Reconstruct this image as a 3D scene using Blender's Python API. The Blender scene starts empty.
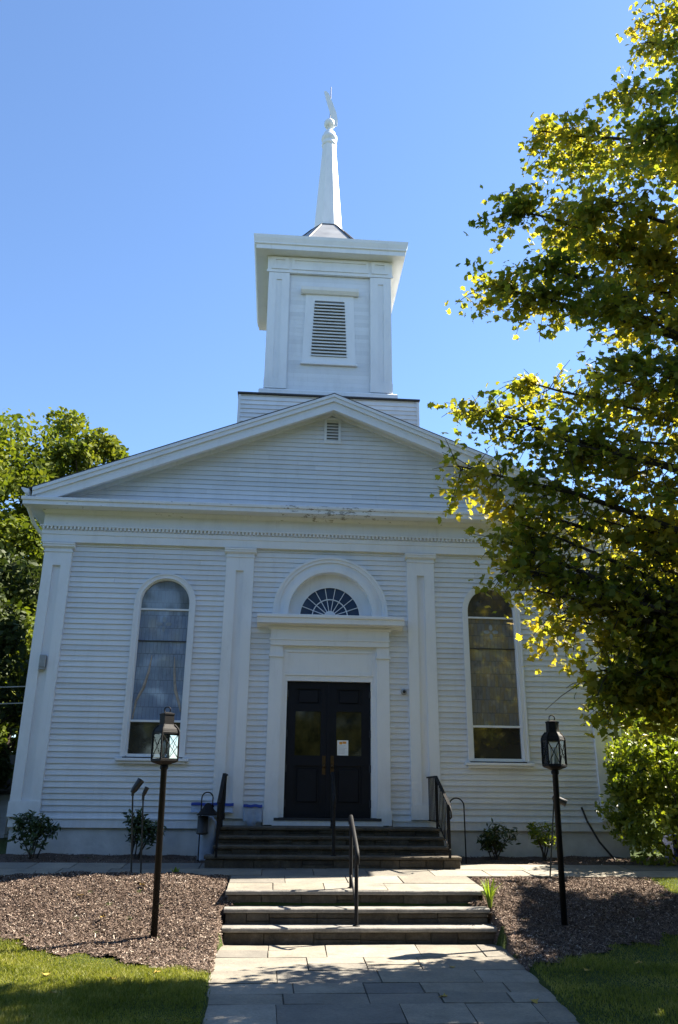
import bpy, math, random
import numpy as np
from mathutils import Vector, Matrix
R = math.radians
random.seed(7)
rng = np.random.default_rng(11)
scn = bpy.context.scene
COL = scn.collection

# ------------------------------------------------------------------ mesh helpers
class MB:
    def __init__(s): s.v=[]; s.f=[]; s.sm=[]; s.mi=[]
    def add(s, vs, fs, smooth=False, mi=0):
        b=len(s.v); s.v+= [tuple(v) for v in vs]
        for f in fs:
            s.f.append([i+b for i in f]); s.sm.append(smooth); s.mi.append(mi)
    def box(s, x0,x1,y0,y1,z0,z1, mi=0):
        s.add([(x0,y0,z0),(x1,y0,z0),(x1,y1,z0),(x0,y1,z0),(x0,y0,z1),(x1,y0,z1),(x1,y1,z1),(x0,y1,z1)],
              [(3,2,1,0),(4,5,6,7),(0,1,5,4),(1,2,6,5),(2,3,7,6),(3,0,4,7)], False, mi)
    def bbox(s, x0,x1,y0,y1,z0,z1, b=.006, mi=0):
        # box with chamfered edges
        vs=[];
        for (sx,sy,sz) in [(a,bb,c) for c in (0,1) for bb in (0,1) for a in (0,1)]:
            X=(x0,x1)[sx]; Y=(y0,y1)[sy]; Z=(z0,z1)[sz]
            ix=b if sx==0 else -b; iy=b if sy==0 else -b; iz=b if sz==0 else -b
            vs+=[(X,Y+iy,Z+iz),(X+ix,Y,Z+iz),(X+ix,Y+iy,Z)]
        def i(a,bb,c,k): return ((c*2+bb)*2+a)*3+k
        fs=[]
        for a in (0,1):
            q=[i(a,0,0,0),i(a,1,0,0),i(a,1,1,0),i(a,0,1,0)]; fs.append(q if a else q[::-1])
            q=[i(0,a,0,1),i(1,a,0,1),i(1,a,1,1),i(0,a,1,1)]; fs.append(q[::-1] if a else q)
            q=[i(0,0,a,2),i(1,0,a,2),i(1,1,a,2),i(0,1,a,2)]; fs.append(q if a else q[::-1])
        for a in (0,1):
            for c in (0,1):
                fs.append([i(a,0,c,0),i(a,1,c,0),i(a,1,c,2),i(a,0,c,2)])
                fs.append([i(0,a,c,1),i(1,a,c,1),i(1,a,c,2),i(0,a,c,2)])
                fs.append([i(a,c,0,0),i(a,c,1,0),i(a,c,1,1),i(a,c,0,1)])
        for a in (0,1):
            for bb in (0,1):
                for c in (0,1): fs.append([i(a,bb,c,0),i(a,bb,c,1),i(a,bb,c,2)])
        s.add(vs,fs,False,mi)
    def prism(s, poly, axis, a, b, mi=0, smooth=False):
        # convex polygon extruded; axis 'y': poly in (x,z); 'x': poly in (y,z); 'z': poly in (x,y)
        n=len(poly)
        def P(p,t):
            return {'y':(p[0],t,p[1]),'x':(t,p[0],p[1]),'z':(p[0],p[1],t)}[axis]
        vs=[P(p,a) for p in poly]+[P(p,b) for p in poly]
        fs=[list(range(n))[::-1], list(range(n,2*n))]+[[i,(i+1)%n,(i+1)%n+n,i+n] for i in range(n)]
        s.add(vs,fs,smooth,mi)
    def ring(s, outer, inner, a, b, closed=False, mi=0):
        # band between two xz outlines, extruded in y
        n=len(outer); vs=[]
        for t in (a,b):
            vs+=[(p[0],t,p[1]) for p in outer]+[(p[0],t,p[1]) for p in inner]
        fs=[]; N=n if closed else n-1
        for i in range(N):
            j=(i+1)%n
            fs+=[[i,j,j+n,i+n],[i+2*n,i+3*n,j+3*n,j+2*n],[i,i+2*n,j+2*n,j],[i+n,j+n,j+3*n,i+3*n]]
        if not closed:
            for i in (0,n-1): fs.append([i,i+n,i+3*n,i+2*n])
        s.add(vs,fs,False,mi)
    def tube(s, path, r, n=8, mi=0, caps=True):
        path=[Vector(p) for p in path]; m=len(path)
        rs=r if isinstance(r,(list,tuple)) else [r]*m
        vs=[]; up=Vector((0,0,1)); prev=None
        for k,p in enumerate(path):
            t=(path[min(k+1,m-1)]-path[max(k-1,0)])
            if t.length<1e-9: t=Vector((0,0,1))
            t.normalize()
            if prev is None:
                a=t.cross(up)
                if a.length<1e-3: a=t.cross(Vector((1,0,0)))
            else:
                a=prev-t*prev.dot(t)
                if a.length<1e-4: a=t.cross(up)
            a.normalize(); prev=a; b=t.cross(a)
            for i in range(n):
                w=2*math.pi*(i+.5)/n
                vs.append(p+(a*math.cos(w)+b*math.sin(w))*rs[k])
        fs=[]
        for k in range(m-1):
            for i in range(n):
                j=(i+1)%n
                fs.append([k*n+i,k*n+j,(k+1)*n+j,(k+1)*n+i])
        s.add(vs,fs,n>4,mi)
        if caps:
            s.add([vs[i] for i in range(n)],[list(range(n))],False,mi)
            s.add([vs[(m-1)*n+i] for i in range(n)],[list(range(n))],False,mi)
    def lathe(s, prof, c, n=16, mi=0, smooth=True, rot=0.):
        vs=[]
        for r,z in prof:
            for i in range(n):
                w=2*math.pi*i/n+rot; vs.append((c[0]+r*math.cos(w),c[1]+r*math.sin(w),c[2]+z))
        fs=[]; m=len(prof)
        for k in range(m-1):
            for i in range(n):
                j=(i+1)%n; fs.append([k*n+i,k*n+j,(k+1)*n+j,(k+1)*n+i])
        fs+= [list(range(n))[::-1],[(m-1)*n+i for i in range(n)]]
        s.add(vs,fs,smooth,mi)
        for q in (-1,-2): s.sm[q]=False
    def cornice(s, plan, prof, closed=False, mi=0):
        # plan: list of (x,y) walked with outside on the right-hand side; prof: list of (out,z)
        n=len(plan); P=[Vector((p[0],p[1])) for p in plan]; offs=[]
        for i in range(n):
            def nrm(a,b):
                d=(b-a).normalized(); return Vector((d.y,-d.x))
            if closed: n1=nrm(P[i-1],P[i]); n2=nrm(P[i],P[(i+1)%n])
            else:
                n1=nrm(P[i-1],P[i]) if i>0 else nrm(P[i],P[i+1]); n2=nrm(P[i],P[i+1]) if i<n-1 else n1
            o=(n1+n2); o/= (1+n1.dot(n2)); offs.append(o)
        m=len(prof); vs=[]
        for i in range(n):
            for (o,z) in prof: vs.append((P[i].x+offs[i].x*o,P[i].y+offs[i].y*o,z))
        fs=[]
        for i in range(n if closed else n-1):
            j=(i+1)%n
            for k in range(m-1): fs.append([i*m+k,j*m+k,j*m+k+1,i*m+k+1])
        if not closed:
            fs.append(list(range(m))); fs.append([(n-1)*m+k for k in range(m)][::-1])
        s.add(vs,fs,False,mi)
    def build(s, name, mats, parent=None, loc=None):
        me=bpy.data.meshes.new(name); me.from_pydata(s.v,[],s.f)
        for m in (mats if isinstance(mats,(list,tuple)) else [mats]): me.materials.append(m)
        me.polygons.foreach_set('use_smooth',s.sm); me.polygons.foreach_set('material_index',s.mi)
        me.update()
        o=bpy.data.objects.new(name,me); COL.objects.link(o)
        if parent is not None:
            o.parent=parent
            o.matrix_parent_inverse=Matrix.Identity(4)
            w=Vector((0,0,0)); q=parent
            while q is not None: w+=q.location; q=q.parent
            o.location=-w if loc is None else loc
        elif loc is not None: o.location=loc
        return o
def tag(o,label=None,cat=None,group=None,kind=None):
    if label: o['label']=label
    if cat: o['category']=cat
    if group: o['group']=group
    if kind: o['kind']=kind
    return o
def thing(name,label,cat,loc=(0,0,0),group=None):
    o=bpy.data.objects.new(name,None); COL.objects.link(o); o.location=loc; o.empty_display_size=.2
    return tag(o,label,cat,group)
def dup(o,loc,rotz=0,label=None):
    def cp(a,par):
        c=a.copy(); COL.objects.link(c)
        if par is not None: c.parent=par
        for ch in list(a.children): cp(ch,c)
        return c
    r=cp(o,None); r.location=loc; r.rotation_euler=(0,0,rotz)
    if label: r['label']=label
    return r

# ------------------------------------------------------------------ materials
def newmat(name):
    m=bpy.data.materials.new(name); m.use_nodes=True; nt=m.node_tree
    return m,nt,nt.nodes['Principled BSDF'],nt.nodes['Material Output']
def N(nt,t,**k):
    n=nt.nodes.new(t)
    for a,b in k.items(): setattr(n,a,b)
    return n
def ramp(nt,src,stops):
    r=N(nt,'ShaderNodeValToRGB'); e=r.color_ramp.elements
    while len(e)>1: e.remove(e[-1])
    e[0].position=stops[0][0]; e[0].color=(*stops[0][1],1)
    for p,c in stops[1:]:
        q=e.new(p); q.color=(*c,1)
    nt.links.new(src,r.inputs[0]); return r
def coords(nt,scale=(1,1,1)):
    g=N(nt,'ShaderNodeNewGeometry'); mp=N(nt,'ShaderNodeMapping'); mp.inputs['Scale'].default_value=scale
    nt.links.new(g.outputs['Position'],mp.inputs[0]); return mp.outputs[0],g
def noise(nt,vec,scale,detail=4,rough=.6):
    n=N(nt,'ShaderNodeTexNoise'); n.inputs['Scale'].default_value=scale; n.inputs['Detail'].default_value=detail
    n.inputs['Roughness'].default_value=rough; nt.links.new(vec,n.inputs['Vector']); return n.outputs['Fac']
def mixc(nt,fac,a,b,mode='MIX'):
    m=N(nt,'ShaderNodeMix',data_type='RGBA',blend_type=mode)
    for src,i in ((fac,0),(a,6),(b,7)):
        if hasattr(src,'links'): nt.links.new(src,m.inputs[i])
        elif isinstance(src,(int,float)): m.inputs[i].default_value=src
        else: m.inputs[i].default_value=(*src,1)
    return m.outputs[2]
def bump(nt,b,h,strength,dist=.01):
    n=N(nt,'ShaderNodeBump'); n.inputs['Strength'].default_value=strength; n.inputs['Distance'].default_value=dist
    nt.links.new(h,n.inputs['Height']); nt.links.new(n.outputs[0],b.inputs['Normal'])
def plain(name,c,rough=.5,metal=0,var=.12,scale=8,bs=.0,spec=.5):
    m,nt,b,o=newmat(name); v,g=coords(nt)
    f=noise(nt,v,scale)
    d=tuple(max(0,x*(1-var)) for x in c); l=tuple(min(1,x*(1+var)) for x in c)
    r=ramp(nt,f,[(.3,d),(.7,l)]); nt.links.new(r.outputs[0],b.inputs['Base Color'])
    b.inputs['Roughness'].default_value=rough; b.inputs['Metallic'].default_value=metal
    b.inputs['Specular IOR Level'].default_value=spec
    if bs: bump(nt,b,noise(nt,v,scale*6),bs)
    return m

def white_paint(name,boards=False,peel=False,base=(.775,.79,.81)):
    m,nt,b,o=newmat(name); v,g=coords(nt,(1,1,.35))
    f=noise(nt,v,2.2,6,.7)
    c=ramp(nt,f,[(.25,tuple(x*.86 for x in base)),(.5,tuple(x*.97 for x in base)),(.75,base)]).outputs[0]
    if boards:
        rr=ramp(nt,g.outputs['Random Per Island'],[(0,(.86,.865,.87)),(.5,(.95,.95,.95)),(1,(1.,1.,1.))]).outputs[0]
        c=mixc(nt,1.,c,rr,'MULTIPLY')
    v2,_=coords(nt,(6,6,.8))
    dirt=noise(nt,v2,1.6,5,.75)
    dm=ramp(nt,dirt,[(.58,(0,0,0)),(.78,(.28,.28,.28))]).outputs[0]
    c=mixc(nt,dm,c,(.40,.40,.39))
    sz=N(nt,'ShaderNodeSeparateXYZ'); nt.links.new(g.outputs['Position'],sz.inputs[0])
    mz=N(nt,'ShaderNodeMapRange'); mz.inputs[1].default_value=.6; mz.inputs[2].default_value=2.1; mz.inputs[3].default_value=.30; mz.inputs[4].default_value=0.
    nt.links.new(sz.outputs[2],mz.inputs[0]); v5,_=coords(nt,(3,3,1)); spl=noise(nt,v5,2.5,6,.75)
    ms=N(nt,'ShaderNodeMath',operation='MULTIPLY'); nt.links.new(mz.outputs[0],ms.inputs[0]); nt.links.new(ramp(nt,spl,[(.35,(0,0,0)),(.65,(1,1,1))]).outputs[0],ms.inputs[1])
    c=mixc(nt,ms.outputs[0],c,(.30,.28,.24))
    if peel:
        v3,_=coords(nt,(1.2,1,4))
        pn=noise(nt,v3,5.5,5,.7)
        sx=N(nt,'ShaderNodeSeparateXYZ'); nt.links.new(g.outputs['Position'],sx.inputs[0])
        md=N(nt,'ShaderNodeMath',operation='ABSOLUTE'); nt.links.new(sx.outputs[0],md.inputs[0])
        mr=N(nt,'ShaderNodeMapRange'); mr.inputs[1].default_value=.1; mr.inputs[2].default_value=1.5; mr.inputs[3].default_value=.10; mr.inputs[4].default_value=-.02
        nt.links.new(md.outputs[0],mr.inputs[0])
        ad=N(nt,'ShaderNodeMath',operation='ADD'); nt.links.new(pn,ad.inputs[0]); nt.links.new(mr.outputs[0],ad.inputs[1])
        pm=ramp(nt,ad.outputs[0],[(.632,(0,0,0)),(.648,(1,1,1))]).outputs[0]
        c=mixc(nt,pm,c,(.30,.285,.265))
    nt.links.new(c,b.inputs['Base Color']); b.inputs['Roughness'].default_value=.55
    bump(nt,b,noise(nt,v2,30,3),.12,.004)
    return m
M={}
M['white']=white_paint('white_trim_paint')
M['siding']=white_paint('white_clapboard_paint',boards=True,base=(.755,.775,.80))
M['peel']=white_paint('peeling_white_paint',peel=True)
M['found']=plain('painted_foundation',(.56,.57,.56),.8,0,.14,3,.4)
M['roof']=plain('roof_shingle',(.06,.058,.056),.9,0,.35,14,.5)
M['flash']=plain('dark_flashing',(.03,.03,.035),.6)
M['door']=plain('door_paint',(.007,.008,.013),.5,0,.2,6,.1,.22)
M['iron']=plain('black_iron',(.008,.008,.009),.62,0,.4,25,.2,.18)
M['post']=plain('dark_post_paint',(.006,.006,.006),.6,0,.4,20,.2,.2)
M['brass']=plain('aged_brass',(.09,.055,.025),.4,.8)
M['grey_metal']=plain('grey_metal',(.32,.33,.34),.4,.3)
M['paper']=plain('white_paper',(.85,.85,.84),.8,0,.02)
M['orange']=plain('orange_ink',(.75,.33,.05),.8)
M['ink']=plain('grey_ink',(.45,.46,.5),.8)
M['blue']=plain('blue_tape',(.02,.06,.36),.5)
M['sheet']=plain('pale_sheet',(.30,.36,.46),.6,0,.15,9)
M['bin']=plain('blue_plastic',(.03,.07,.35),.4)
M['black_plastic']=plain('black_plastic',(.012,.012,.012),.5)
M['wire']=plain('cable_jacket',(.35,.33,.30),.6)
M['louver']=white_paint('louver_paint',base=(.70,.69,.66))
M['lead']=plain('weathered_sheet_metal',(.24,.25,.265),.55,.0,.2,3)
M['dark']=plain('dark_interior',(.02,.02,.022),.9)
M['shade']=plain('louver_backing',(.13,.14,.15),.9)
M['candle']=plain('candle_sleeve',(.7,.69,.66),.5)

def glass_mat(name,c1,c2,scale=(9,1,4.2),rough=.06,ior=1.9,leaded=True,tint=None):
    m,nt,b,o=newmat(name); v,g=coords(nt,scale)
    if leaded:
        # leaded pieces: random rectangles
        sx=N(nt,'ShaderNodeSeparateXYZ'); nt.links.new(v,sx.inputs[0])
        cb=N(nt,'ShaderNodeCombineXYZ'); nt.links.new(sx.outputs[0],cb.inputs[0]); nt.links.new(sx.outputs[2],cb.inputs[1])
        br=N(nt,'ShaderNodeTexBrick'); nt.links.new(cb.outputs[0],br.inputs['Vector'])
        br.inputs['Color1'].default_value=(0,0,0,1); br.inputs['Color2'].default_value=(1,1,1,1); br.inputs['Mortar'].default_value=(0,0,0,1)
        br.inputs['Scale'].default_value=1; br.inputs['Mortar Size'].default_value=.03; br.inputs['Brick Width'].default_value=.62; br.inputs['Row Height'].default_value=1.0
        v2,_=coords(nt,(1,1,.45)); f=noise(nt,v2,5.5,6,.75)
        w=N(nt,'ShaderNodeMath',operation='MULTIPLY'); nt.links.new(br.outputs[0],w.inputs[0]); w.inputs[1].default_value=.26
        a=N(nt,'ShaderNodeMath',operation='ADD'); nt.links.new(w.outputs[0],a.inputs[0])
        w2=N(nt,'ShaderNodeMath',operation='MULTIPLY'); nt.links.new(f,w2.inputs[0]); w2.inputs[1].default_value=.80; nt.links.new(w2.outputs[0],a.inputs[1])
        mid=tuple((p+q)*.5 for p,q in zip(c1,c2))
        stops=[(.18,c1),(.45,mid),(.62,tint or mid),(.85,c2)]
        c=ramp(nt,a.outputs[0],stops).outputs[0]
        inv=N(nt,'ShaderNodeMath',operation='MULTIPLY'); nt.links.new(br.outputs['Fac'],inv.inputs[0]); inv.inputs[1].default_value=.28
        c=mixc(nt,inv.outputs[0],c,(.012,.012,.012))
    else:
        f=noise(nt,v,.8,4); c=ramp(nt,f,[(.3,c1),(.7,c2)]).outputs[0]
    nt.links.new(c,b.inputs['Base Color']); b.inputs['Roughness'].default_value=rough; b.inputs['IOR'].default_value=ior
    v3,_=coords(nt); bump(nt,b,noise(nt,v3,2.5,2),.04,.02)
    return m
M['stain_a']=glass_mat('stained_glass_sky_tint',(.06,.09,.16),(.34,.42,.56),tint=(.17,.23,.33))  # left window: reflected blue sky is painted into the glass colour
M['stain_b']=glass_mat('stained_glass_brownish',(.06,.06,.058),(.32,.33,.34),tint=(.20,.17,.11))
M['arch_a']=glass_mat('arch_glass_sky_tint',(.07,.085,.10),(.17,.20,.22))  # left arch pane, lightened by the same painted sky reflection
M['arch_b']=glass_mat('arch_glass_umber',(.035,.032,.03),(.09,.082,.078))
M['low_glass']=glass_mat('lower_sash_glass',(.030,.028,.024),(.055,.05,.042),(1,1,1),leaded=False)
M['fan_glass']=glass_mat('fanlight_glass',(.03,.05,.10),(.06,.09,.16),(1,1,1),leaded=False,ior=1.5)
M['door_glass']=glass_mat('door_glass',(.010,.010,.005),(.07,.06,.018),(5,1,4),leaded=False,ior=1.33)
M['petal']=plain('pale_glass_petal',(.24,.28,.32),.2,0,.3)
M['streak']=plain('tan_glass_streak',(.36,.31,.27),.2,0,.25)
def clear_glass():
    m,nt,b,o=newmat('lantern_glass')
    t=N(nt,'ShaderNodeBsdfTransparent'); t.inputs[0].default_value=(.90,.92,.92,1)
    gl=N(nt,'ShaderNodeBsdfGlossy'); gl.inputs['Roughness'].default_value=.03
    fr=N(nt,'ShaderNodeFresnel'); fr.inputs[0].default_value=1.5
    mx=N(nt,'ShaderNodeMixShader'); nt.links.new(fr.outputs[0],mx.inputs[0]); nt.links.new(t.outputs[0],mx.inputs[1]); nt.links.new(gl.outputs[0],mx.inputs[2])
    nt.links.new(mx.outputs[0],o.inputs[0]); return m
M['lglass']=clear_glass()

def stone(name,stops,rough=.8,sc=3,bs=.5,isl=.48):
    m,nt,b,o=newmat(name); v,g=coords(nt)
    f=noise(nt,v,sc,8,.7); c=ramp(nt,f,stops).outputs[0]
    rr=ramp(nt,g.outputs['Random Per Island'],[(0,(1-isl,1-isl*.95,1-isl*.85)),(.5,(1-isl*.3,1-isl*.35,1-isl*.45)),(1,(1,1,1))]).outputs[0]
    c=mixc(nt,1.,c,rr,'MULTIPLY')
    st=noise(nt,v,1.7,7,.8); c=mixc(nt,ramp(nt,st,[(.52,(0,0,0)),(.7,(.6,.6,.6))]).outputs[0],c,(.10,.095,.075))
    f2=noise(nt,v,38,4,.7); sp=ramp(nt,f2,[(.4,(.8,.8,.8)),(.6,(1,1,1))]).outputs[0]
    c=mixc(nt,1.,c,sp,'MULTIPLY')
    nt.links.new(c,b.inputs['Base Color']); b.inputs['Roughness'].default_value=rough
    h=N(nt,'ShaderNodeMath',operation='ADD'); nt.links.new(noise(nt,v,9,8,.7),h.inputs[0]); nt.links.new(f2,h.inputs[1])
    bump(nt,b,h.outputs[0],bs,.012); return m
M['flag']=stone('flagstone',[(.3,(.18,.165,.14)),(.55,(.265,.24,.195)),(.75,(.34,.305,.24))],.75,2.2,.35)
M['tread']=stone('bluestone_tread',[(.3,(.17,.165,.155)),(.7,(.30,.28,.25))],.75,3,.4,.2)
M['riser']=stone('fieldstone_riser',[(.25,(.035,.030,.022)),(.5,(.085,.07,.05)),(.8,(.17,.145,.11))],.9,5,1.0,.5)
M['mortar']=plain('dark_joint',(.06,.055,.045),.95,0,.3,12,.6)
M['curb']=plain('concrete',(.38,.37,.35),.85,0,.2,6,.5)

def earth(name,stops,sc=6,bs=.8):
    m,nt,b,o=newmat(name); v,g=coords(nt)
    f=noise(nt,v,sc,10,.75); nt.links.new(ramp(nt,f,stops).outputs[0],b.inputs['Base Color'])
    b.inputs['Roughness'].default_value=.95; b.inputs['Specular IOR Level'].default_value=.15
    bump(nt,b,noise(nt,v,40,6,.8),bs,.03); return m
M['mulch']=earth('bark_mulch',[(.3,(.06,.042,.032)),(.5,(.105,.075,.058)),(.7,(.15,.11,.088))],14)
M['lawn']=earth('lawn_soil',[(.3,(.022,.034,.008)),(.6,(.045,.065,.014)),(.8,(.075,.075,.03))],5)
M['soil']=earth('shaded_soil',[(.3,(.02,.016,.012)),(.7,(.05,.038,.03))],9)

def isl_mat(name,stops,rough=.6,trans=.0,tcol=None,spec=.3,clump=0.):
    m,nt,b,o=newmat(name); v,g=coords(nt)
    fac=g.outputs['Random Per Island']
    if clump:
        n1=noise(nt,v,clump,3,.6)
        mr=N(nt,'ShaderNodeMapRange'); mr.inputs[1].default_value=.33; mr.inputs[2].default_value=.67; nt.links.new(n1,mr.inputs[0])
        mx=N(nt,'ShaderNodeMix'); mx.inputs[0].default_value=.5; nt.links.new(fac,mx.inputs[2]); nt.links.new(mr.outputs[0],mx.inputs[3]); fac=mx.outputs[0]
    c=ramp(nt,fac,stops).outputs[0]
    nt.links.new(c,b.inputs['Base Color']); b.inputs['Roughness'].default_value=rough; b.inputs['Specular IOR Level'].default_value=spec
    if trans:
        t=N(nt,'ShaderNodeBsdfTranslucent')
        hs=mixc(nt,1.,c,tcol or (1.5,1.5,.6),'MULTIPLY'); nt.links.new(hs,t.inputs[0])
        mx=N(nt,'ShaderNodeMixShader'); mx.inputs[0].default_value=trans
        nt.links.new(b.outputs[0],mx.inputs[1]); nt.links.new(t.outputs[0],mx.inputs[2]); nt.links.new(mx.outputs[0],o.inputs[0])
    return m
M['maple']=isl_mat('maple_leaf',[(0,(.045,.07,.015)),(.28,(.10,.13,.022)),(.52,(.19,.195,.032)),(.8,(.30,.265,.045)),(.955,(.34,.28,.03)),(.985,(.28,.10,.03)),(1,(.12,.04,.02))],.5,.58,(2.1,1.95,.75),.25,.5)
M['leaf_w']=isl_mat('woods_leaf',[(0,(.025,.04,.012)),(1,(.07,.09,.025))],.6,.2,(1.2,1.3,.6),.2)
M['leaf_l']=isl_mat('ash_leaf',[(0,(.035,.06,.012)),(.5,(.10,.13,.02)),(1,(.21,.22,.035))],.65,.35,(1.5,1.5,.5),.12,.6)
M['leaf_y']=isl_mat('yellowing_leaf',[(0,(.06,.08,.015)),(.5,(.16,.16,.025)),(1,(.28,.25,.04))],.5,.4,(1.5,1.4,.5),.35,.8)
M['leaf_d']=isl_mat('rhododendron_leaf',[(0,(.018,.035,.010)),(.6,(.035,.06,.016)),(1,(.06,.09,.025))],.4,.15,(1.3,1.5,.6),.5)
M['leaf_s']=isl_mat('lilac_leaf',[(0,(.05,.08,.014)),(.35,(.13,.17,.024)),(.7,(.24,.26,.035)),(1,(.34,.32,.05))],.42,.4,(1.5,1.6,.5),.45,1.2)
M['blade']=isl_mat('grass_blade',[(0,(.07,.085,.014)),(.45,(.165,.18,.03)),(.8,(.29,.275,.075)),(1,(.38,.33,.15))],.55,.35,(1.4,1.5,.5),.3,1.6)
M['lily']=isl_mat('daylily_blade',[(0,(.10,.16,.02)),(1,(.24,.30,.05))],.5,.4,(1.4,1.5,.5))
M['chip']=isl_mat('mulch_chip',[(0,(.045,.032,.025)),(.45,(.125,.09,.07)),(.82,(.23,.17,.135)),(.96,(.36,.29,.23)),(1,(.6,.52,.43))],.9,0,None,.1)
M['fallen']=isl_mat('fallen_leaf_colour',[(0,(.30,.16,.03)),(.6,(.35,.24,.05)),(1,(.20,.08,.03))],.7)
M['bark']=earth('grey_bark',[(.3,(.03,.024,.018)),(.7,(.10,.085,.07))],18,1.)

# ------------------------------------------------------------------ terrain
def ss(t):
    t=np.clip(t,0,1); return t*t*(3-2*t)
def path_l(y): return np.interp(y,[-14,-7.9,-4.85],[-1.30,-1.42,-1.55])
def path_r(y): return np.interp(y,[-14,-7.9,-4.3],[.95,1.50,1.88])
def terr(x,y,trench=True):
    x=np.asarray(x,float); y=np.asarray(y,float)
    t=(y+5.7)/3.1
    z=-.025+.54*ss(t)**1.35+.13*np.clip((y+2.6)/2.6,0,1)
    z+=.065*np.exp(-((y+2.95)/.6)**2)*ss((-1.5-x)/.8)*ss((x+5.2)/1.4)
    z-=.30*ss((-4.2-x)/3.)*ss((y+5)/2.)*ss((-2.2-y)/1.)
    z+=.012*np.sin(x*3.1+1.3*y)*ss((y+6)/1.)*np.sin(y*4.3-x)+.01*np.sin(x*1.1)*np.sin(y*.9)
    if trench:
        k=ss((x-(-1.56))/.14)*ss((1.86-x)/.14)
        k=np.where(y<-3.72,k,0.)
        xl=path_l(y); xr=path_r(y)
        k2=np.where(y<-4.3,ss((x-xl-.01)/.06)*ss((xr-.01-x)/.06),0.)
        k=np.where(y<-4.3,k2,k)
        z=z*(1-k)+(-.14)*k
        kp=np.where((y>=-3.72)&(y<-1.7),ss((x+1.56)/.1)*ss((1.95-x)/.1),0.)
        z=z*(1-kp)+np.minimum(z,.40)*kp
        kw=ss((y+2.5)/.08)*ss((-1.12-y)/.08)
        z=z*(1-kw)+np.minimum(z,zpl(y)-.05)*kw
    return z
def zpl(y): return .48+(np.asarray(y,float)+3.65)/1.9*.11
def left_edge(x): return np.interp(x,[-9,-5.2,-3.9,-3.15,-2.48,-1.46],[-2.9,-4.1,-4.7,-5.06,-5.35,-5.95])
def right_edge(x): return np.interp(x,[1.6,2.28,3.03,4.4,7,9],[-5.9,-5.4,-4.85,-4.35,-4.2,-4.2])
def mulch_mask(x,y):
    wob=.06*np.sin(x*7.3+y*3)+.05*np.sin(x*17+1.)+.03*np.sin(y*23.+x*11)
    L=(x<-1.40)&(x>-7.5)&(y>left_edge(x)+wob)&(y<-2.34)
    Rr=(x>1.62)&(x<8)&(y>right_edge(x)+wob)&(y<-2.34)&~((x>4.45+wob)&(y>-3.45+wob))
    B=(y>-1.28)&(y<.12)&(np.abs(x)<8)
    return L|Rr|B
def grid_obj(name,xs,ys,zf,mat,maskf=None,smooth=True):
    X,Y=np.meshgrid(xs,ys); Z=zf(X,Y); nx,ny=len(xs),len(ys)
    V=np.stack([X,Y,Z],-1).reshape(-1,3)
    i=(np.arange(ny-1)[:,None]*nx+np.arange(nx-1)[None,:]).ravel()
    F=np.stack([i,i+1,i+nx+1,i+nx],-1)
    if maskf is not None:
        c=V[F].mean(1); F=F[maskf(c[:,0],c[:,1])]
        used=np.unique(F); mp=-np.ones(len(V),int); mp[used]=np.arange(len(used)); V=V[used]; F=mp[F]
    return np_mesh(name,V,F,mat,smooth)
def np_mesh(name,V,F,mat,smooth=False,parent=None):
    me=bpy.data.meshes.new(name); k=F.shape[1]
    me.vertices.add(len(V)); me.vertices.foreach_set('co',np.ascontiguousarray(V,dtype=np.float32).ravel())
    me.loops.add(F.size); me.loops.foreach_set('vertex_index',np.ascontiguousarray(F,dtype=np.int32).ravel())
    me.polygons.add(len(F)); me.polygons.foreach_set('loop_start',np.arange(0,F.size,k,dtype=np.int32))
    me.polygons.foreach_set('use_smooth',np.full(len(F),smooth))
    me.update(calc_edges=True); me.validate(); me.materials.append(mat)
    o=bpy.data.objects.new(name,me); COL.objects.link(o)
    if parent is not None: o.parent=parent; o.location=-parent.location
    return o
xs=np.concatenate([[-400,-150,-60,-30,-18,-12],np.arange(-9,9.01,.07),[12,18,30,60,150,400]])
ys=np.concatenate([[-400,-150,-60,-30,-20],np.arange(-15,.5,.07),[1,2,4,8,14,25,60,150,400]])
g=grid_obj('ground',xs,ys,terr,M['lawn']); tag(g,kind='structure')
def zm(x,y):
    return terr(x,y)+.014+.012*np.sin(x*9.1)*np.sin(y*8.3+1)+.008*np.sin(x*21.)*np.sin(y*19.)
mu=grid_obj('mulch_bed',np.arange(-8,8.05,.05),np.arange(-6.2,.2,.05),zm,M['mulch'],mulch_mask); tag(mu,kind='structure')

def frames(n,up=0.,r=None):
    r=r or rng
    d=r.normal(size=(n,3)); d[:,2]+=up; d/=np.linalg.norm(d,axis=1,keepdims=True)
    a=r.normal(size=(n,3)); a-=d*(a*d).sum(1,keepdims=True); a/=np.linalg.norm(a,axis=1,keepdims=True)
    return d,a,np.cross(d,a)
def leaf_cloud(name,P,size,shape,mat,parent=None,up=.6,curl=.12):
    n=len(P); d,a,b=frames(n,up); sh=np.array(shape); k=len(sh)
    sz=np.asarray(size)[:,None,None]
    V=P[:,None,:]+sz*(a[:,None,:]*sh[None,:,0:1]+b[:,None,:]*sh[None,:,1:2]-d[:,None,:]*(curl*(sh[None,:,0:1]**2*2+sh[None,:,1:2]**2)))
    F=np.arange(n*k).reshape(n,k)
    return np_mesh(name,V.reshape(-1,3),F,mat,False,parent)
_half=[(0.0,-.50),(.05,-.36),(.30,-.40),(.25,-.20),(.54,.02),(.27,.10),(.24,.30),(0,.58)]
MAPLE=_half+[(-x,y) for x,y in _half[-2:0:-1]]
RHOMB=[(0,-.5),(.28,-.1),(.2,.25),(0,.55),(-.2,.25),(-.28,-.1)]
NARROW=[(0,-.5),(.16,-.1),(.13,.2),(0,.5),(-.13,.2),(-.16,-.1)]

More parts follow.
